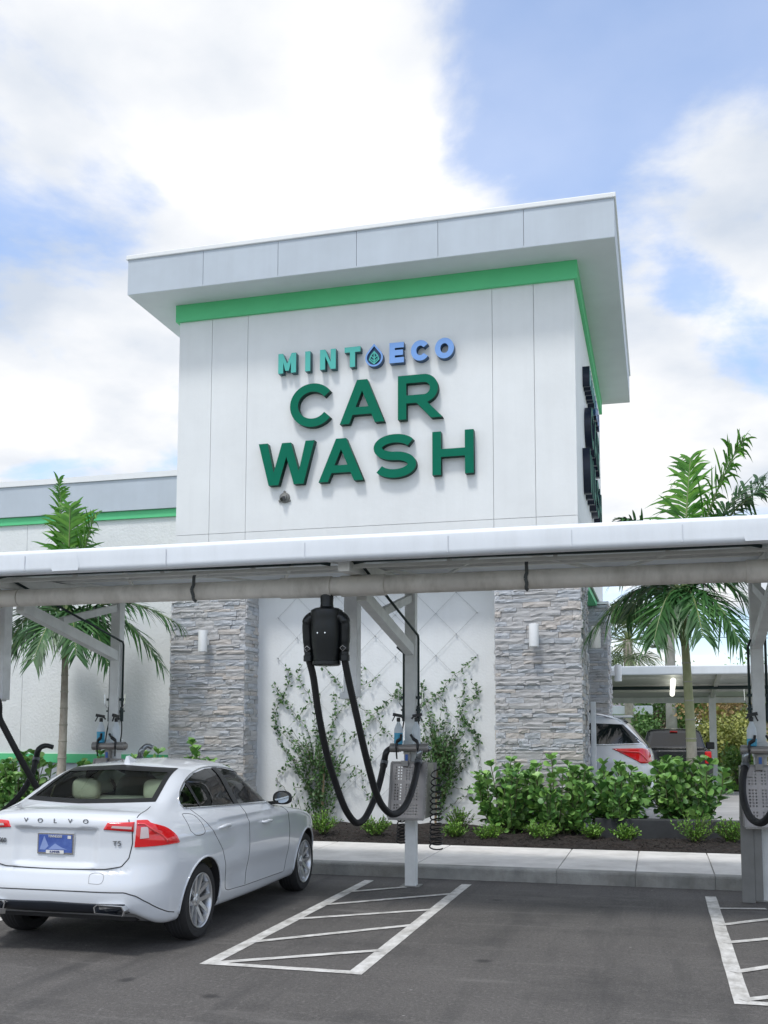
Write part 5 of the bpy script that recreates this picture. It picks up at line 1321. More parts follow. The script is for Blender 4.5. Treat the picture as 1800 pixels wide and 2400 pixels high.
def build_pickup():
    B = Body(pick_f, (-1.0, -1.35, .3), (1.0, 4.1, 1.9), .04)
    e = empty('pickup_truck', (0,0,0), label='black pickup truck seen from behind beyond the tunnel driveway', cat='truck')
    cut = [(*cyl_cut((c, .38), .46, s*.6, s*1.3), 1) for c in (0, 3.1) for s in (-1, 1)]
    local('body', B.cut('body', cut, [BLKP, DARK]), e)
    GL = MATS['dark_privacy_glass']; R_ = lambda q: Vector((q[0], -2, q[1]))
    local('rear_window', patch(B, [(-.62, 1.34), (.62, 1.34)], [(-.54, 1.68), (.54, 1.68)], R_, (0,1,0), .005, 12, 6).mesh('rear_window', GL, True), e)
    mb = MB(); mb.box((-.10, .70, 1.70), (.10, .76, 1.735)); local('brake_light', mb.mesh('brake_light', REDL), e)
    mb = MB(); mb.bbox((-.70, -1.225, .72), (.70, -1.195, 1.22), .01); tg = local('tailgate', mb.mesh('tailgate', BLKP), e)
    mb = MB(); mb.bbox((-.12, -1.235, 1.07), (.12, -1.222, 1.14), .005); local('handle', mb.mesh('handle', BLACKP), tg)
    mb = MB(); mb.bbox((-.88, -1.36, .48), (.88, -1.17, .62), .03); local('rear_bumper', mb.mesh('rear_bumper', CHROME), e)
    mb = MB(); mb.bbox((-.16, -1.375, .50), (.16, -1.362, .60), .003); local('licence_plate', mb.mesh('licence_plate', mat('plate_white', (.7, .7, .68), .4)), e)
    for s in (-1, 1):
        mb = MB(); mb.bbox((s*.80-.08, -1.21, .92), (s*.80+.08, -1.08, 1.22), .02); local('tail_light', mb.mesh('tail_light', REDL), e)
        to = lambda q: Vector((s*1.5, q[0], q[1])); d = (-s, 0, 0)
        local('side_window', patch(B, [(.85, 1.30), (1.65, 1.28)], [(.95, 1.66), (1.62, 1.68)], to, d, .005, 8, 5).mesh('side_window', GL, True), e)
        local('side_window', patch(B, [(1.75, 1.28), (2.75, 1.25)], [(1.72, 1.68), (2.35, 1.62)], to, d, .005, 8, 5).mesh('side_window', GL, True), e)
        mb = MB(); mb.bbox((s*1.02-.12, 2.45, 1.22), (s*1.02+.12, 2.55, 1.42), .03); mi_ = local('mirror', mb.mesh('mirror', BLACKP), e)
        mb = MB(); mb.bar((s*.84, 2.5, 1.25), (s*.93, 2.5, 1.28), .06, .04); local('mirror_arm', mb.mesh('mirror_arm', BLACKP), mi_)
        for c in (0, 3.1): wheel_parts(e, (s*.80, c, .39), s, .385, .24, .25)
    e.location = (.36, 28.3, .03); return e
build_pickup()

# ------------------------------------------------------------------ plants
LEAFC = mat('clusia_leaf', (.10, .25, .055), .4, c2=(.20, .40, .10), vscale=2, island=.48, trans=.12)
LEAFS = mat('bright_shrub_leaf', (.10, .26, .03), .5, c2=(.19, .36, .055), vscale=3, island=.3, trans=.2)
LEAFV = mat('vine_leaf', (.035, .10, .028), .45, c2=(.07, .17, .04), vscale=3, island=.4, trans=.15)
STEM = mat('green_brown_stem', (.10, .11, .05), .7); WOODS = mat('wood_stake', (.42, .31, .20), .8, var=.15)
PALML = mat('palm_leaflet', (.028, .095, .026), .42, c2=(.055, .165, .04), vscale=2, island=.3, trans=.18)
PALMY = mat('palm_leaflet_bright', (.07, .24, .02), .42, c2=(.12, .33, .035), vscale=2, island=.3, trans=.25)
FOLD = .14
def leaf_cloud(items, shape):
    """items: (pos, dir, normal, length); shape: list of (t, halfwidth, lift) -> one mesh of folded leaves"""
    P = []; F_ = []; base = 0
    mids = [(t, l) for t, w_, l in shape]; n = len(shape)
    for pos, d, nn_, L_ in items:
        s = d.cross(nn_)
        if s.length < 1e-5: continue
        s.normalize(); up = s.cross(d).normalized()
        # ring: base, right side..., tip, left side
        idx = []
        for t, w_, l in shape:
            c = pos+d*(t*L_)+up*(l*L_)
            if w_ == 0: P.append(tuple(c)); idx.append((len(P)-1,)*2)
            else:
                P.append(tuple(c+s*(w_*L_)+up*(w_*L_*FOLD))); P.append(tuple(c-s*(w_*L_)+up*(w_*L_*FOLD))); P.append(tuple(c)); k = len(P)-3; idx.append((k, k+1, k+2))
        for a, b in zip(idx[:-1], idx[1:]):
            ca = a[2] if len(a) == 3 else a[0]; cb_ = b[2] if len(b) == 3 else b[0]
            for sd in (0, 1):
                q = [a[sd], b[sd], cb_, ca]; u_ = []
                for i in q:
                    if i not in u_: u_.append(i)
                if len(u_) > 2: F_.append(tuple(u_ if sd == 0 else u_[::-1]))
    return P, F_
OBOV = [(0, 0, 0), (.22, .09, .02), (.48, .26, .01), (.72, .36, -.01), (.90, .29, -.04), (.985, .13, -.06), (1.0, 0, -.065)]
OVAL = [(0, 0, 0), (.45, .25, 0), (1.0, 0, -.06)]
def rv(s=1.0): return Vector((random.gauss(0, s), random.gauss(0, s), random.gauss(0, s)))
def lmesh(name, items, shape, m_):
    P, F_ = leaf_cloud(items, shape); me = bpy.data.meshes.new(name); me.from_pydata(P, [], F_); me.materials.append(m_); me.polygons.foreach_set('use_smooth', [True]*len(me.polygons)); me.update(); return me
def clusia(c, rx, ry, h, n, label, group, seed):
    random.seed(seed); e = empty('clusia_bush', c, label=label, cat='bush', group=group); items = []; st_ = MB()
    for i in range(n):
        a = random.uniform(0, 6.283); r = math.sqrt(random.random()); hh = h*random.uniform(.6, 1.0)*(1-.30*r**2)
        b = Vector((random.uniform(-.12, .12), random.uniform(-.10, .10), 0)); tip = Vector((rx*r*math.cos(a), ry*r*math.sin(a), hh)); mid = b.lerp(tip, .5)+Vector((tip.x*.22, tip.y*.22, -.05*h))
        pts = catmull([b, mid, tip], 6); st_.tube(pts, [.012]*5+[.008]*8, 5)
        for k in range(2, len(pts)):
            if random.random() < .12: continue
            t = (pts[k]-pts[k-1]).normalized(); q = t.orthogonal().normalized(); q.rotate(Matrix.Rotation(random.uniform(0, 6.28), 3, t))
            for s in (1, -1):
                d = (t*random.uniform(.5, .9)+q*s*random.uniform(.6, 1.0)+rv(.15)+Vector((0, 0, .15))).normalized(); nn_ = (t*.6-q*s*.3+rv(.5)+Vector((0,-.6,.4))).normalized()
                items.append((pts[k]+rv(.008), d, nn_, random.triangular(.07, .18, .14)))
        t = (pts[-1]-pts[-2]).normalized(); q0 = t.orthogonal().normalized()
        for k in range(5):
            q = q0.copy(); q.rotate(Matrix.Rotation(k*1.257+random.uniform(-.3, .3), 3, t)); d = (t*random.uniform(.8, 1.3)+q).normalized()
            items.append((pts[-1], d, (t-q*.6+rv(.25)+Vector((0,-.4,.2))).normalized(), random.triangular(.07, .17, .14)))
    # skirt low leaves
    for i in range(n*9):
        a = random.uniform(0, 6.283); rr = random.uniform(.35, .98); z = random.uniform(.06, .55)*h; f = .55+.45*min(1, z/(h*.4)); p_ = Vector((rx*rr*f*math.cos(a), ry*rr*f*math.sin(a), z)); d = (Vector((math.cos(a), math.sin(a), random.uniform(-.3, .8)))+rv(.35)).normalized(); items.append((p_, d, (Vector((0,0,1))+Vector((math.cos(a), math.sin(a), 0))*.5+rv(.45)).normalized(), random.triangular(.07, .17, .13)))
    local('leaves', lmesh('leaves', items, OBOV, LEAFC), e); local('stems', st_.mesh('stems', STEM), e); return e
CG = 'round leaved bushes in front of the building'
clusia((-2.36, 16.15, .17), .52, .42, 1.22, 26, 'large round leaved bush against the stone pilaster beside the trellis wall', CG, 1)
clusia((-1.52, 16.05, .17), .55, .45, 1.30, 30, 'large round leaved bush in front of the pilaster by the tunnel', CG, 2)
clusia((-.66, 16.25, .25), .50, .45, 1.10, 30, 'round leaved bush in front of the white sport utility vehicle', CG, 3)
clusia((.38, 16.75, .25), .62, .45, 1.28, 30, 'round leaved bush around the smooth palm trunk', CG, 4)
HB = [(-11.6, 15.9, 1.25, 'round leaved bush at the far end of the row along the plaster wing'), (-10.75, 15.8, 1.22, 'round leaved bush beside the leaning palm, farther from the tower'), (-9.3, 15.9, 1.22, 'round leaved bush beside the palm, nearer the tower'), (-8.3, 15.7, 1.25, 'round leaved bush in front of the pilaster at the plaster wing'), (-7.35, 15.6, 1.38, 'round leaved bush at the corner of the trellis wall behind the sedan')]
for i, (x, y, h, l) in enumerate(HB): clusia((x, y, .17), .55, .4, h, 22, l, CG, 10+i)
def shrub(c, r, h, label, seed, m_=LEAFS):
    random.seed(seed); e = empty('small_shrub', c, label=label, cat='shrub', group='small fine leaved shrubs in the mulch bed'); items = []; st_ = MB()
    for i in range(46):
        a = random.uniform(0, 6.283); q = math.sqrt(random.random()); tip = Vector((r*q*math.cos(a), r*q*math.sin(a), h*random.uniform(.6, 1)*(1-.4*q*q))); pts = [Vector((0,0,0)), tip*.5+Vector((0,0,-.02)), tip]; st_.tube(pts, .004, 4)
        for k in range(13):
            t = .3+.7*k/12; p_ = tip*t+rv(.006); d = (tip.normalized()*.8+rv(.55)).normalized(); items.append((p_, d, (Vector((0,0,1))+rv(.4)).normalized(), random.uniform(.035, .06)))
    local('leaves', lmesh('leaves', items, OVAL, m_), e); local('stems', st_.mesh('stems', STEM), e)
SH = [(-5.05, 15.2, .30, .40, 'bright green small shrub by the nose of the sedan'), (-4.2, 15.2, .30, .33, 'bright green small shrub below the vacuum hose loop'), (-2.98, 15.2, .22, .26, 'bright green small shrub behind the mat rack'), (-3.15, 16.5, .26, .42, 'loose taller small shrub below the climbing vine'), (-2.46, 15.2, .25, .25, 'low mounded small shrub in front of the round leaved bush'), (-1.72, 15.4, .30, .33, 'grey green small shrub in front of the pilaster by the tunnel'), (-.98, 15.65, .22, .25, 'dark small shrub at the end of the dark edging block'), (-.52, 15.6, .22, .26, 'yellow green small shrub in front of the dark edging block'), (.45, 15.5, .36, .50, 'largest small shrub, bushy and bright, below the palm'), (.98, 15.5, .24, .42, 'small shrub beside the tall grey board'), (-5.75, 15.1, .22, .26, 'small shrub hidden behind the sedan bonnet')]
for i, (x, y, r, h, l) in enumerate(SH): shrub((x, y, .165), r, h, l, 50+i)
bx('edging_block', (-.98, 16.0-.08, .12), (1.15, 16.0+.12, .46), mat('dark_grey_block', (.035, .038, .042), .7, var=.2), None, r=.015, label='low dark grey edging block in the planting bed by the driveway', category='edging')

# climbing vines
def vine(base, tendrils, blobs, stake, label, seed):
    random.seed(seed); b = ony(z4(*base), YR-.12); b.z = .17; e = empty('climbing_vine', b, label=label, cat='vine', group='vines climbing the wire trellis'); items = []; st_ = MB()
    for tl, dens_ in tendrils:
        pts = [ony(z4(*q), YR-.05) for q in tl]; pts = catmull(pts, 8); pts = [p_+rv(.012) for p_ in pts]
        pts = [Vector((p_.x, min(p_.y, YR-.02), p_.z)) for p_ in pts]; st_.tube(pts, .004, 4)
        for p_, q in zip(pts[:-1], pts[1:]):
            nlf = int((q-p_).length/.026*dens_+random.random())
            for _ in range(nlf):
                r_ = p_.lerp(q, random.random())+Vector((random.gauss(0, .022), -abs(random.gauss(0, .015)), random.gauss(0, .022))); d = Vector((random.gauss(0, 1), -abs(random.gauss(0, .4)), random.gauss(.1, .8))).normalized(); items.append((r_, d, (Vector((0, -1, .5))+rv(.35)).normalized(), random.uniform(.055, .085)))
    for (cx, cy, sx, sz, n) in blobs:
        c = ony(z4(cx, cy), YR-.12)
        for _ in range(n//9):
            q = Vector((random.gauss(c.x, sx), YR-.04-abs(random.gauss(0, .13)), max(.3, random.gauss(c.z, sz)))); 
            tw = (q-Vector((b.x, YR-.1, q.z-.5))).normalized()*random.uniform(.15, .35); st_.tube([q-tw*.6, q, q+tw*.6+rv(.02)], .0035, 4)
            for k in range(9):
                r_ = q+tw*random.uniform(-.6, .6)+rv(.02); d = (tw.normalized()*.6+rv(.6)).normalized(); items.append((r_, d, (Vector((0, -1, .7))+rv(.4)).normalized(), random.uniform(.055, .085)))
    o = Vector(e.location); items = [(p_-o, d, n_, l) for p_, d, n_, l in items]; st_.v = [tuple(Vector(p_)-o) for p_ in st_.v]
    local('leaves', lmesh('leaves', items, OVAL, LEAFV), e); local('stems', st_.mesh('stems', STEM), e)
    for sx in stake:
        s0 = ony(z4(sx, 1500), YR-.10); mb = MB(); mb.bar((s0.x-o.x, -.02, 0), (s0.x-o.x+.02, 0, s0.z+.25-o.z), .028, .028); local('stake', mb.mesh('stake', WOODS), e)
VL = [([(400,1700),(300,1500),(200,1330),(140,1200),(130,1080),(190,950),(220,840),(195,790)], .9), ([(400,1700),(380,1400),(330,1200),(260,1100),(200,1010),(110,890)], .7), ([(400,1650),(450,1350),(500,1150),(560,1050),(610,990)], .6), ([(400,1700),(480,1500),(600,1430),(680,1460),(700,1580),(750,1650)], .5), ([(260,1120),(350,1000),(300,900),(270,830),(300,770)], .6), ([(420,770),(500,840),(545,900),(600,1000),(690,1060),(770,1110),(830,1190),(900,1250)], .55), ([(690,1220),(730,1130),(790,1060),(850,1010),(930,930)], .8), ([(640,1000),(700,900),(800,840)], .5), ([(700,790),(660,880),(640,980)], .6), ([(300,1450),(200,1430),(140,1500)], .6), ([(350,1560),(240,1560)], .6), ([(140,1200),(120,1060),(180,980),(130,930)], .8), ([(560,1300),(640,1220),(690,1190)], .5), ([(760,1650),(740,1400),(760,1250),(830,1190)], .35), ([(480,1180),(520,1010),(500,950)], .8), ([(130,1500),(250,1650)], .2), ([(420,1250),(380,1130),(420,960)], .5)]
VRR = [([(1180,1700),(1200,1400),(1150,1200),(1110,1050),(1060,880)], .8), ([(1180,1650),(1300,1450),(1390,1330),(1440,1260),(1380,1170),(1320,1080),(1340,1010),(1400,980),(1450,940),(1400,880)], 1.0), ([(1330,1070),(1350,1130),(1400,1200),(1440,1260)], 1.4), ([(1060,1060),(1120,1000),(1170,960),(1220,930),(1250,870),(1340,790),(1440,720)], .8), ([(1170,960),(1230,1040),(1240,1150),(1230,1230)], .6), ([(1180,1600),(1280,1570),(1400,1580),(1450,1540)], .6), ([(1440,1260),(1450,1400),(1450,1540)], .15), ([(1180,1740),(1300,1650),(1400,1590)], .4), ([(1080,900),(1060,1000),(1060,1080)], 1.0), ([(1230,1440),(1310,1250),(1320,1200)], .7), ([(1200,1480),(1180,1200),(1120,1080)], .6), ([(920,900),(940,980),(900,960)], 1.0), ([(1080,1280),(1150,1220),(1230,1160)], .6), ([(1300,980),(1340,960),(1340,880)], .6), ([(1380,1170),(1450,1060)], .3)]
vine((400, 1740), VL, [(400,1480,.20,.36,640), (320,1380,.14,.2,220), (430,1620,.12,.2,260), (500,1420,.12,.2,150)], (435,), 'dense climbing vine on the trellis behind the bonnet of the sedan', 71)
vine((1180, 1760), VRR, [(1190,1400,.16,.28,520), (1240,1330,.14,.18,330), (1200,1560,.12,.22,230), (1130,1300,.1,.15,130)], (1165,), 'climbing vine on the trellis behind the mat rack', 72)

# ------------------------------------------------------------------ palms
def frond(c, tip, arch, nl=46, ll=.55, m_=PALML, vee=.5, droop=.35):
    c = Vector(c); tip = Vector(tip); mid = c.lerp(tip, .45)+Vector((0, 0, arch)); n = 26; pts = []
    for i in range(n+1):
        t = i/n; pts.append(c*(1-t)**2+mid*(2*t*(1-t))+tip*t*t)
    mb = MB(); mb.tube(pts, [.022*(1-.85*i/n)+.003 for i in range(n+1)], 5); nst = len(mb.f)
    for k in range(nl):
        t = .14+.86*k/(nl-1); i = min(n-1, int(t*n)); f = t*n-i; p_ = pts[i].lerp(pts[i+1], f); d = (pts[i+1]-pts[i]).normalized()
        s = d.cross(Vector((0,0,1))); s = s.normalized() if s.length > .05 else Vector((1,0,0)); up = s.cross(d)
        L_ = ll*(.45+.55*math.sin(math.pi*min(1, .18+t*.82)))*random.uniform(.7, 1.12)
        for sg in (-1, 1):
            q = (d*(.75+.5*t)+s*sg*1.0+up*vee*random.uniform(.5, 1.2)+rv(.17)).normalized(); w_ = q.cross(up); w_ = w_.normalized() if w_.length > .05 else d
            dr_ = droop*random.uniform(.3, 1.9); hw = .019*random.uniform(.8, 1.2)*(ll/.58); o_ = len(mb.v); vs = []
            for j, (tt, ww) in enumerate(((0, .45), (.3, 1.0), (.62, .9), (.85, .5), (1, .04))):
                a = p_+q*(L_*tt)+Vector((0, 0, -dr_*L_*tt*tt)); vs += [a+w_*hw*ww, a-w_*hw*ww]
            mb.add(vs, [(2*j, 2*j+2, 2*j+3, 2*j+1) for j in range(4)], 1)
    return mb
TRUNK = mat('pale_ringed_palm_trunk', (.34, .30, .25), .85, c2=(.50, .46, .39), vscale=6, bump=.4, bscale=30)
TRUNKY = mat('yellow_green_palm_trunk', (.27, .29, .15), .7, c2=(.38, .38, .22), vscale=5, bump=.2, bscale=30)
TRUNKG = mat('green_palm_shaft', (.14, .20, .07), .55, c2=(.22, .27, .11), vscale=4)
def palm(base, top, shaft, fr, label, r0=.095, r1=.062, seed=5, green=False):
    random.seed(seed); e = empty('palm_tree', base, label=label, cat='palm tree'); b = Vector(base); t = Vector(top)
    pts = []; rs = []; n = 60
    for i in range(n+1):
        f = i/n; pts.append(b.lerp(t, f)+Vector((.02*math.sin(f*3), 0, 0))-b); rs.append((r0+(r1-r0)*f+.035*math.exp(-f*14))*(1+.035*(1 if i % 6 == 0 else 0)))
    mb = MB(); mb.tube(pts, rs, 16)
    for fi in range(len(mb.f)): mb.m[fi] = 1 if green and fi//16 > n*.48 else 0
    local('trunk', mb.mesh('trunk', [TRUNK, TRUNKY], True), e)
    for i in range(6, n, 6):
        mb = MB(); mb.lathe([(rs[i]+.0, -.012), (rs[i]+.005, -.006), (rs[i]+.005, .006), (rs[i], .012)], pts[i], 'z', 16); local('trunk_ring', mb.mesh('trunk_ring', mat('trunk_scar', (.36, .34, .28), .9)), e)
    s_ = Vector(shaft)-b; mb = MB(); mb.tube([t-b-Vector((0,0,.03)), (t-b).lerp(s_, .12), (t-b).lerp(s_, .5), s_], [r1*1.0, r1*1.18, r1*1.05, r1*.6], 14); local('crown_shaft', mb.mesh('crown_shaft', TRUNKG, True), e)
    for i, (tp, arch, ll, m_) in enumerate(fr):
        mb = frond(s_-Vector((0,0,.12)), s_+Vector(tp), arch, 56, ll*1.08, m_, .35, .5); local('frond', mb.mesh('frond', [TRUNKG, m_]), e)
    return e
palm((.49, 17.0, .15), (.42, 17.0, 3.15), (.40, 17.0, 4.0), [
    ((-1.50, -.3, -.75), .85, .60, PALML), ((-1.15, .25, 1.15), .75, .55, PALML), ((.20, .5, 2.30), .35, .80, PALMY), ((.98, -.2, 2.35), .55, .90, PALMY), ((1.65, .3, 1.75), .95, .80, PALML), ((1.35, .9, 2.0), .7, .75, PALML), ((-.85, -.6, 1.1), .6, .6, PALML),
    ((1.15, -.4, -.55), .95, .62, PALML), ((.80, -.9, -.95), .8, .58, PALML), ((-.45, -.9, -.85), .75, .58, PALML), ((-.15, 1.2, -.4), .8, .55, PALML), ((.9, .9, .3), .7, .55, PALML), ((-.9, .9, -.3), .8, .55, PALML), ((.25, -1.1, -.8), .7, .55, PALML), ((-.95, -.7, .25), .8, .55, PALML)],
    'palm tree with a tan ringed trunk rising from the bush near the tunnel', seed=31, green=True)
palm((-9.98, 15.7, .15), (-9.95, 15.7, 3.0), (-9.93, 15.7, 3.75), [
    ((-1.1, -.5, -1.35), .95, .60, PALML), ((-1.35, .2, -.55), .95, .58, PALML), ((1.75, .1, -.85), 1.0, .60, PALML), ((2.0, .3, -.2), .75, .58, PALML), ((-.32, .1, 2.45), .15, .55, PALMY), ((.38, .15, 1.75), .30, .80, PALMY), ((.05, -.1, 1.9), .2, .8, PALMY), ((-.75, -.8, -.95), .75, .55, PALML),
    ((.75, -.9, -.75), .8, .55, PALML), ((.1, -1.1, -.85), .7, .52, PALML), ((.3, 1.0, -.5), .8, .5, PALML), ((-.9, .8, .3), .7, .5, PALML), ((1.1, -.5, -.9), .9, .55, PALML)],
    'palm tree with a thin brown trunk in front of the plaster wing', r0=.085, r1=.055, seed=32)
def fan_palm(base, h, r, label, seed):
    random.seed(seed); e = empty('palm_tree', base, label=label, cat='palm tree'); mb = MB(); mb.tube([(0,0,0), (0,0,h*.5), (0,0,h)], [.22, .18, .2], 12); local('trunk', mb.mesh('trunk', TRUNK, True), e)
    for k in range(44):
        a = random.uniform(0, 6.28); el = random.uniform(-.9, 1.3); d = Vector((math.cos(a)*math.cos(el), math.sin(a)*math.cos(el), math.sin(el))); c = Vector((0,0,h)); pt = c+d*r*.55+Vector((0,0,-.05)); mb = MB(); mb.tube([c, pt], .02, 4)
        s = d.cross(Vector((0,0,1))).normalized(); up = s.cross(d)
        for j in range(26):
            f = rad(-105+210*j/25); q = (d*math.cos(f)+s*math.sin(f)+up*.25+rv(.04)).normalized(); L_ = r*.55*(.75+.25*math.cos(f)); w_ = q.cross(up).normalized()*.028; e1 = pt+q*L_*.6; e2 = pt+q*L_+Vector((0,0,-.25*L_))
            mb.add([pt, e1+w_, e2, e1-w_], [(0,1,2,3)], 1)
        local('frond', mb.mesh('frond', [TRUNKG, FANM]), e)
FANM = mat('grey_green_fan_leaf', (.10, .16, .07), .5, c2=(.19, .25, .12), vscale=2, island=.3, trans=.2)
q = ony(z6(880, 830), 44); fan_palm((q.x, 44, 0), q.z, 2.0, 'distant fan leaved palm rising behind the far canopy', 41)

# ------------------------------------------------------------------ background
def far_canopy():
    e = empty('far_canopy', (1, 30, 0), label='white vacuum canopy across the driveway with a lit tube lamp', cat='canopy')
    x0, x1 = -5.5, 12
    mk('canopy_fascia', MB().bbox((x0, 28.0, 3.24), (x1, 28.12, 3.48), .03), CANW, e)
    mb = MB(); mb.add([(x0,28.12,3.36),(x1,28.12,3.36),(x1,33.2,2.80),(x0,33.2,2.80),(x0,28.12,3.42),(x1,28.12,3.42),(x1,33.2,2.86),(x0,33.2,2.86)], [(0,3,2,1),(4,5,6,7),(0,1,5,4),(1,2,6,5),(2,3,7,6),(3,0,4,7)]); mk('canopy_cover', mb, CANU, e)
    mk('back_rail', MB().box((x0, 33.0, 2.62), (x1, 33.15, 2.79)), STEELW, e)
    for y, z in ((29.2, 3.22), (30.6, 3.06), (31.6, 2.95)): mk('purlin', MB().box((x0, y-.04, z-.04), (x1, y+.04, z+.04)), FRAME, e)
    mb = MB(); mb.tube([(x0, 30.2, 2.98), (x1, 30.2, 2.98)], .05, 8); mk('air_pipe', mb, AIR, e)
    for x in (-2.6, 1.58-.03, 5.7, 9.8):
        mk('post', MB().box((x-.10, 32.4, 0), (x+.10, 32.6, 2.85)), STEELW, e)
        mb = MB(); mb.bar((x, 32.4, 2.80), (x, 28.2, 3.28), .1, .1); mk('beam', mb, FRAME, e)
    q = ony(z6(1132, 1090), 29.0)
    M = bpy.data.materials.new('lit_tube'); M.use_nodes = True; bb = M.node_tree.nodes['Principled BSDF']; bb.inputs['Base Color'].default_value = (.9, .9, .8, 1); bb.inputs['Emission Color'].default_value = (1, 1, .88, 1); bb.inputs['Emission Strength'].default_value = 1.2
    mb = MB(); mb.tube([(q.x, 28.6, 3.12), (q.x, 31.4, 2.84)], .07, 10); mk('tube_lamp', mb, M, e)
far_canopy()
e = empty('small_canopy', (-1, 44, 0), label='small flat white canopy far behind the pickup truck', cat='canopy')
a = ony(z6(700, 1222), 44); b = ony(z6(1018, 1222), 44)
mk('canopy_fascia', MB().bbox((a.x, 44, a.z-.17), (b.x, 46.5, a.z+.20), .04), CANW, e)
for x in (b.x-1.45, a.x+.6): mk('post', MB().box((x-.1, 45, 0), (x+.1, 45.2, a.z-.168)), STEELW, e)
# house
HW = mat('peach_stucco', (.55, .42, .31), .9, var=.06); HR = mat('grey_shingle_roof', (.20, .18, .19), .9, var=.15, vscale=3)
def house(x0, x1, y0, zw, zr, label):
    e = empty('house', ((x0+x1)/2, y0+4, 0), label=label, cat='house')
    w_ = mk('wall', MB().box((x0, y0, 0), (x1, y0+8, zw)), HW, e)
    mb = MB(); mb.add([(x0-.6,y0-.6,zw),(x1+.6,y0-.6,zw),(x1+.6,y0+8.6,zw),(x0-.6,y0+8.6,zw),(x0+3,y0+4,zr),(x1-3,y0+4,zr),(x0-.6,y0-.6,zw-.15),(x1+.6,y0-.6,zw-.15),(x1+.6,y0+8.6,zw-.15),(x0-.6,y0+8.6,zw-.15)], [(0,1,5,4),(1,2,5),(2,3,4,5),(3,0,4),(6,7,1,0),(7,8,2,1),(8,9,3,2),(9,6,0,3),(9,8,7,6)]); mk('roof', mb, HR, e)
    n = int((x1-x0)/3.2)
    for i in range(n):
        x = x0+1.5+i*3.2; wn_ = mk('window', MB().box((x-.75, y0-.05, .95), (x+.75, y0-.003, 2.15)), mat('window_white', (.75, .76, .76), .5), e)
        for k in (-1, 1): mk('pane', MB().box((x+k*.35-.31, y0-.07, 1.03), (x+k*.35+.31, y0-.052, 2.07)), MATS['dark_privacy_glass'], wn_)
house(-9, 1.2, 60, 2.9, 4.6, 'peach house with a grey roof behind the small canopy')
house(3.0, 14, 56, 2.95, 4.7, 'peach house with a grey roof behind the brown leaved tree')
# pole and lines
q = ony(z6(1114, 900), 47); e = empty('utility_pole', (q.x, 47, 0), label='grey utility pole rising behind the palm trunk', cat='pole')
POLE = mat('weathered_pole', (.33, .32, .30), .9, var=.15)
mb = MB(); mb.tube([(q.x, 47, 0), (q.x, 47, 8.6)], [.26, .2], 14); mk('shaft', mb, POLE, e, smooth=True, sharp=40)
mk('crossarm', MB().box((q.x-1.2, 46.9-.25, 8.0), (q.x+1.2, 46.79, 8.18)), POLE, e)
for zz_, sgx in ((7.2, 0), (6.4, 0), (5.6, 0)):
    mb = MB(); mb.tube(catmull([(q.x-45, 47.3, zz_+.6), (q.x-20, 47.3, zz_-.5), (q.x, 47.3, zz_+.3), (q.x+20, 47.3, zz_-.5), (q.x+45, 47.3, zz_+.6)], 8), .014, 4); mk('power_line', mb, RUBBER, e)

def tree(base, h, r, label, cat_col, seed, n=2600, trunk_f=.35, leaf=.16, squash=.8, group='trees and shrubs beyond the driveway', name='tree', clumps=26):
    random.seed(seed); e = empty(name, base, label=label, cat='tree' if name == 'tree' else 'bush', group=group); st_ = MB(); st_.tube([(0,0,-.05), (.05, 0, h*trunk_f), (0, .05, h*.75)], [.05*h*.35, .04*h*.3, .01*h], 8); items = []
    cz = h*(1+trunk_f)/2
    for k in range(clumps):
        v_ = rv(1).normalized(); f = random.uniform(.35, 1); c = Vector((v_.x*r*f, v_.y*r*f, cz+v_.z*(h-cz)*f*1.0)); st_.tube([(0, 0, h*trunk_f*random.uniform(.7, 1.3)), c*.5+Vector((0,0,cz*.45)), c], [.02*h*.4, .012*h*.3, .004], 5)
        rr = r*random.uniform(.22, .42)
        for i in range(n//clumps):
            p_ = c+rv(.5)*rr; d = rv(1).normalized(); items.append((p_, d, (Vector((0,0,1))+rv(.5)).normalized(), leaf*random.uniform(.7, 1.3)))
    local('crown', lmesh('crown', items, [(0,0,0),(.5,.32,0),(1,0,0)], cat_col), e); local('trunk', st_.mesh('trunk', mat('grey_brown_bark', (.13, .10, .08), .9, var=.2)), e); return e
TG = [mat('tree_leaf_dark', (.06, .14, .035), .55, c2=(.11, .23, .055), island=.35, trans=.2), mat('tree_leaf_mid', (.10, .21, .045), .55, c2=(.18, .32, .07), island=.35, trans=.2), mat('tree_leaf_rust', (.24, .17, .07), .6, c2=(.36, .27, .11), island=.35, trans=.2), mat('tree_leaf_olive', (.20, .23, .055), .6, c2=(.32, .35, .09), island=.35, trans=.2)]
def at(px, y): 
    q = ony(px, y); return (q.x, y, 0)
tree(at(z6(1050, 1300), 50), 4.2, 2.0, 'dark green tree behind the small white canopy', TG[0], 81)
tree(at(z6(1180, 1300), 52), 4.4, 1.8, 'dark green tree behind the utility pole', TG[0], 82)
tree(at(z6(1330, 1300), 48), 4.0, 1.7, 'green tree between the pole and the rusty tree', TG[1], 83)
tree(at(z6(1420, 1300), 41), 3.6, 1.5, 'rusty brown leaved tree in front of the peach house', TG[2], 84, n=1500)
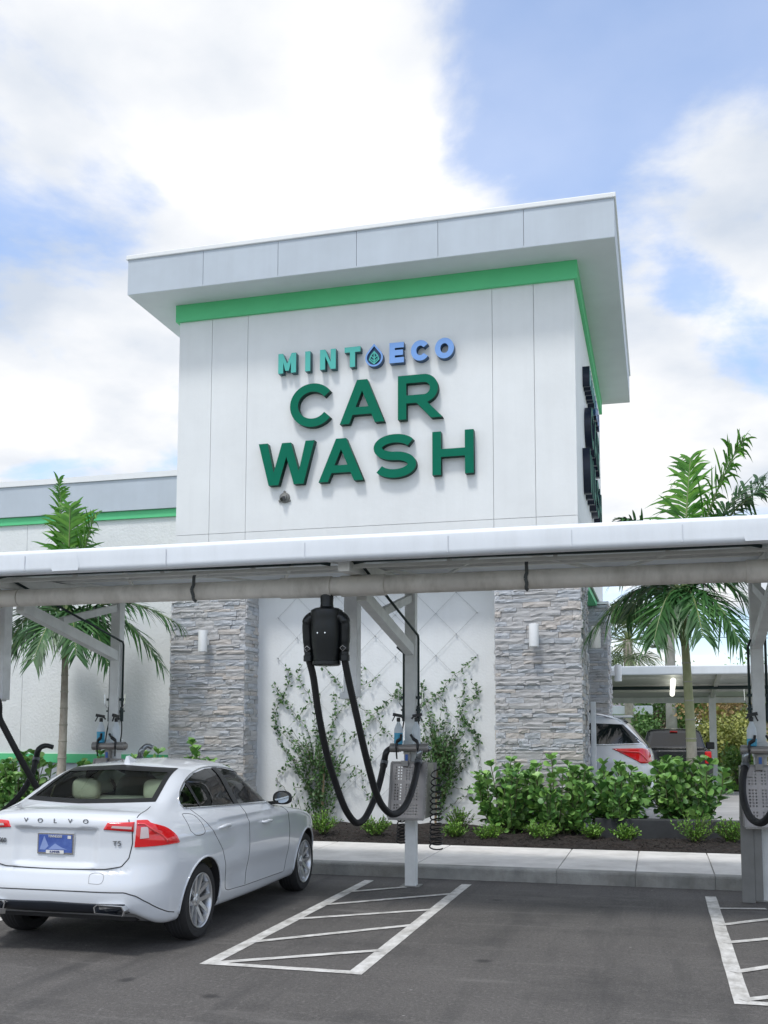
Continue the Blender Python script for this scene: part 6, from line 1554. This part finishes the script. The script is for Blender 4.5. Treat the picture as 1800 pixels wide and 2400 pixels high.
tree(at(z6(1400, 1450), 37), 2.1, 1.3, 'olive green bush behind the pickup truck', TG[3], 85, trunk_f=.1, name='bush')
tree(at(z6(1530, 1450), 38.5), 2.6, 1.4, 'yellow green bush beside the lawn', TG[3], 86, trunk_f=.1, name='bush')
tree(at(z6(960, 1300), 39.5), 2.3, 1.1, 'dark green bush beside the pickup truck', TG[0], 87, trunk_f=.1, name='bush')
tree(at(z6(1620, 1250), 46), 5.0, 2.2, 'sparse tree behind the far canopy end', TG[1], 88, n=1200)
for i, (x, l) in enumerate(((-7.0, 'broad dark tree rising behind the peach house by the small canopy'), (-1.5, 'broad mid green tree behind the gap between the peach houses'), (4.0, 'broad dark tree far behind the utility pole'), (10.5, 'broad mid green tree far behind the rusty tree'))):
    tree((x, 72+i, 0), 4.8+.3*i, 2.8, l, TG[i % 2], 100+i, n=1500, leaf=.3, group='far tree row')
tree(at(z6(1490, 1500), 33.2), 1.3, .7, 'bright green bush on the lawn beside the driveway', TG[1], 95, n=1400, trunk_f=.05, leaf=.12, name='bush')
# lawn strip and its kerb
sheet('lawn', 1.9, 31.6, 60, 36.5, .06, mat('lawn_grass', (.10, .21, .03), .9, c2=(.17, .31, .05), vscale=2.2, bump=.6, bscale=40))
bx('driveway_kerb', (-1.5, 17.4, -.01), (8, 17.6, .17), KERBM, None, r=.02, kind='structure')
def tufts(n):
    P = []; F_ = []
    for _ in range(n):
        x = random.uniform(1.9, 9); y = random.uniform(31.7, 36); t = random.uniform(0, 6.28); h = random.uniform(.05, .14); a = Vector((math.cos(t), math.sin(t), 0))*.02; c = Vector((x, y, .055)); k = len(P)
        P += [tuple(c-a), tuple(c+a), tuple(c+Vector((random.gauss(0, .03), random.gauss(0, .03), h)))]; F_.append((k, k+1, k+2))
    me = bpy.data.meshes.new('grass'); me.from_pydata(P, [], F_); me.materials.append(mat('grass_blade', (.09, .22, .03), .7, c2=(.18, .34, .05), island=.3, trans=.2)); return me
link('grass', tufts(9000), None, kind='stuff', label='short bright green grass on the lawn strip', category='grass')
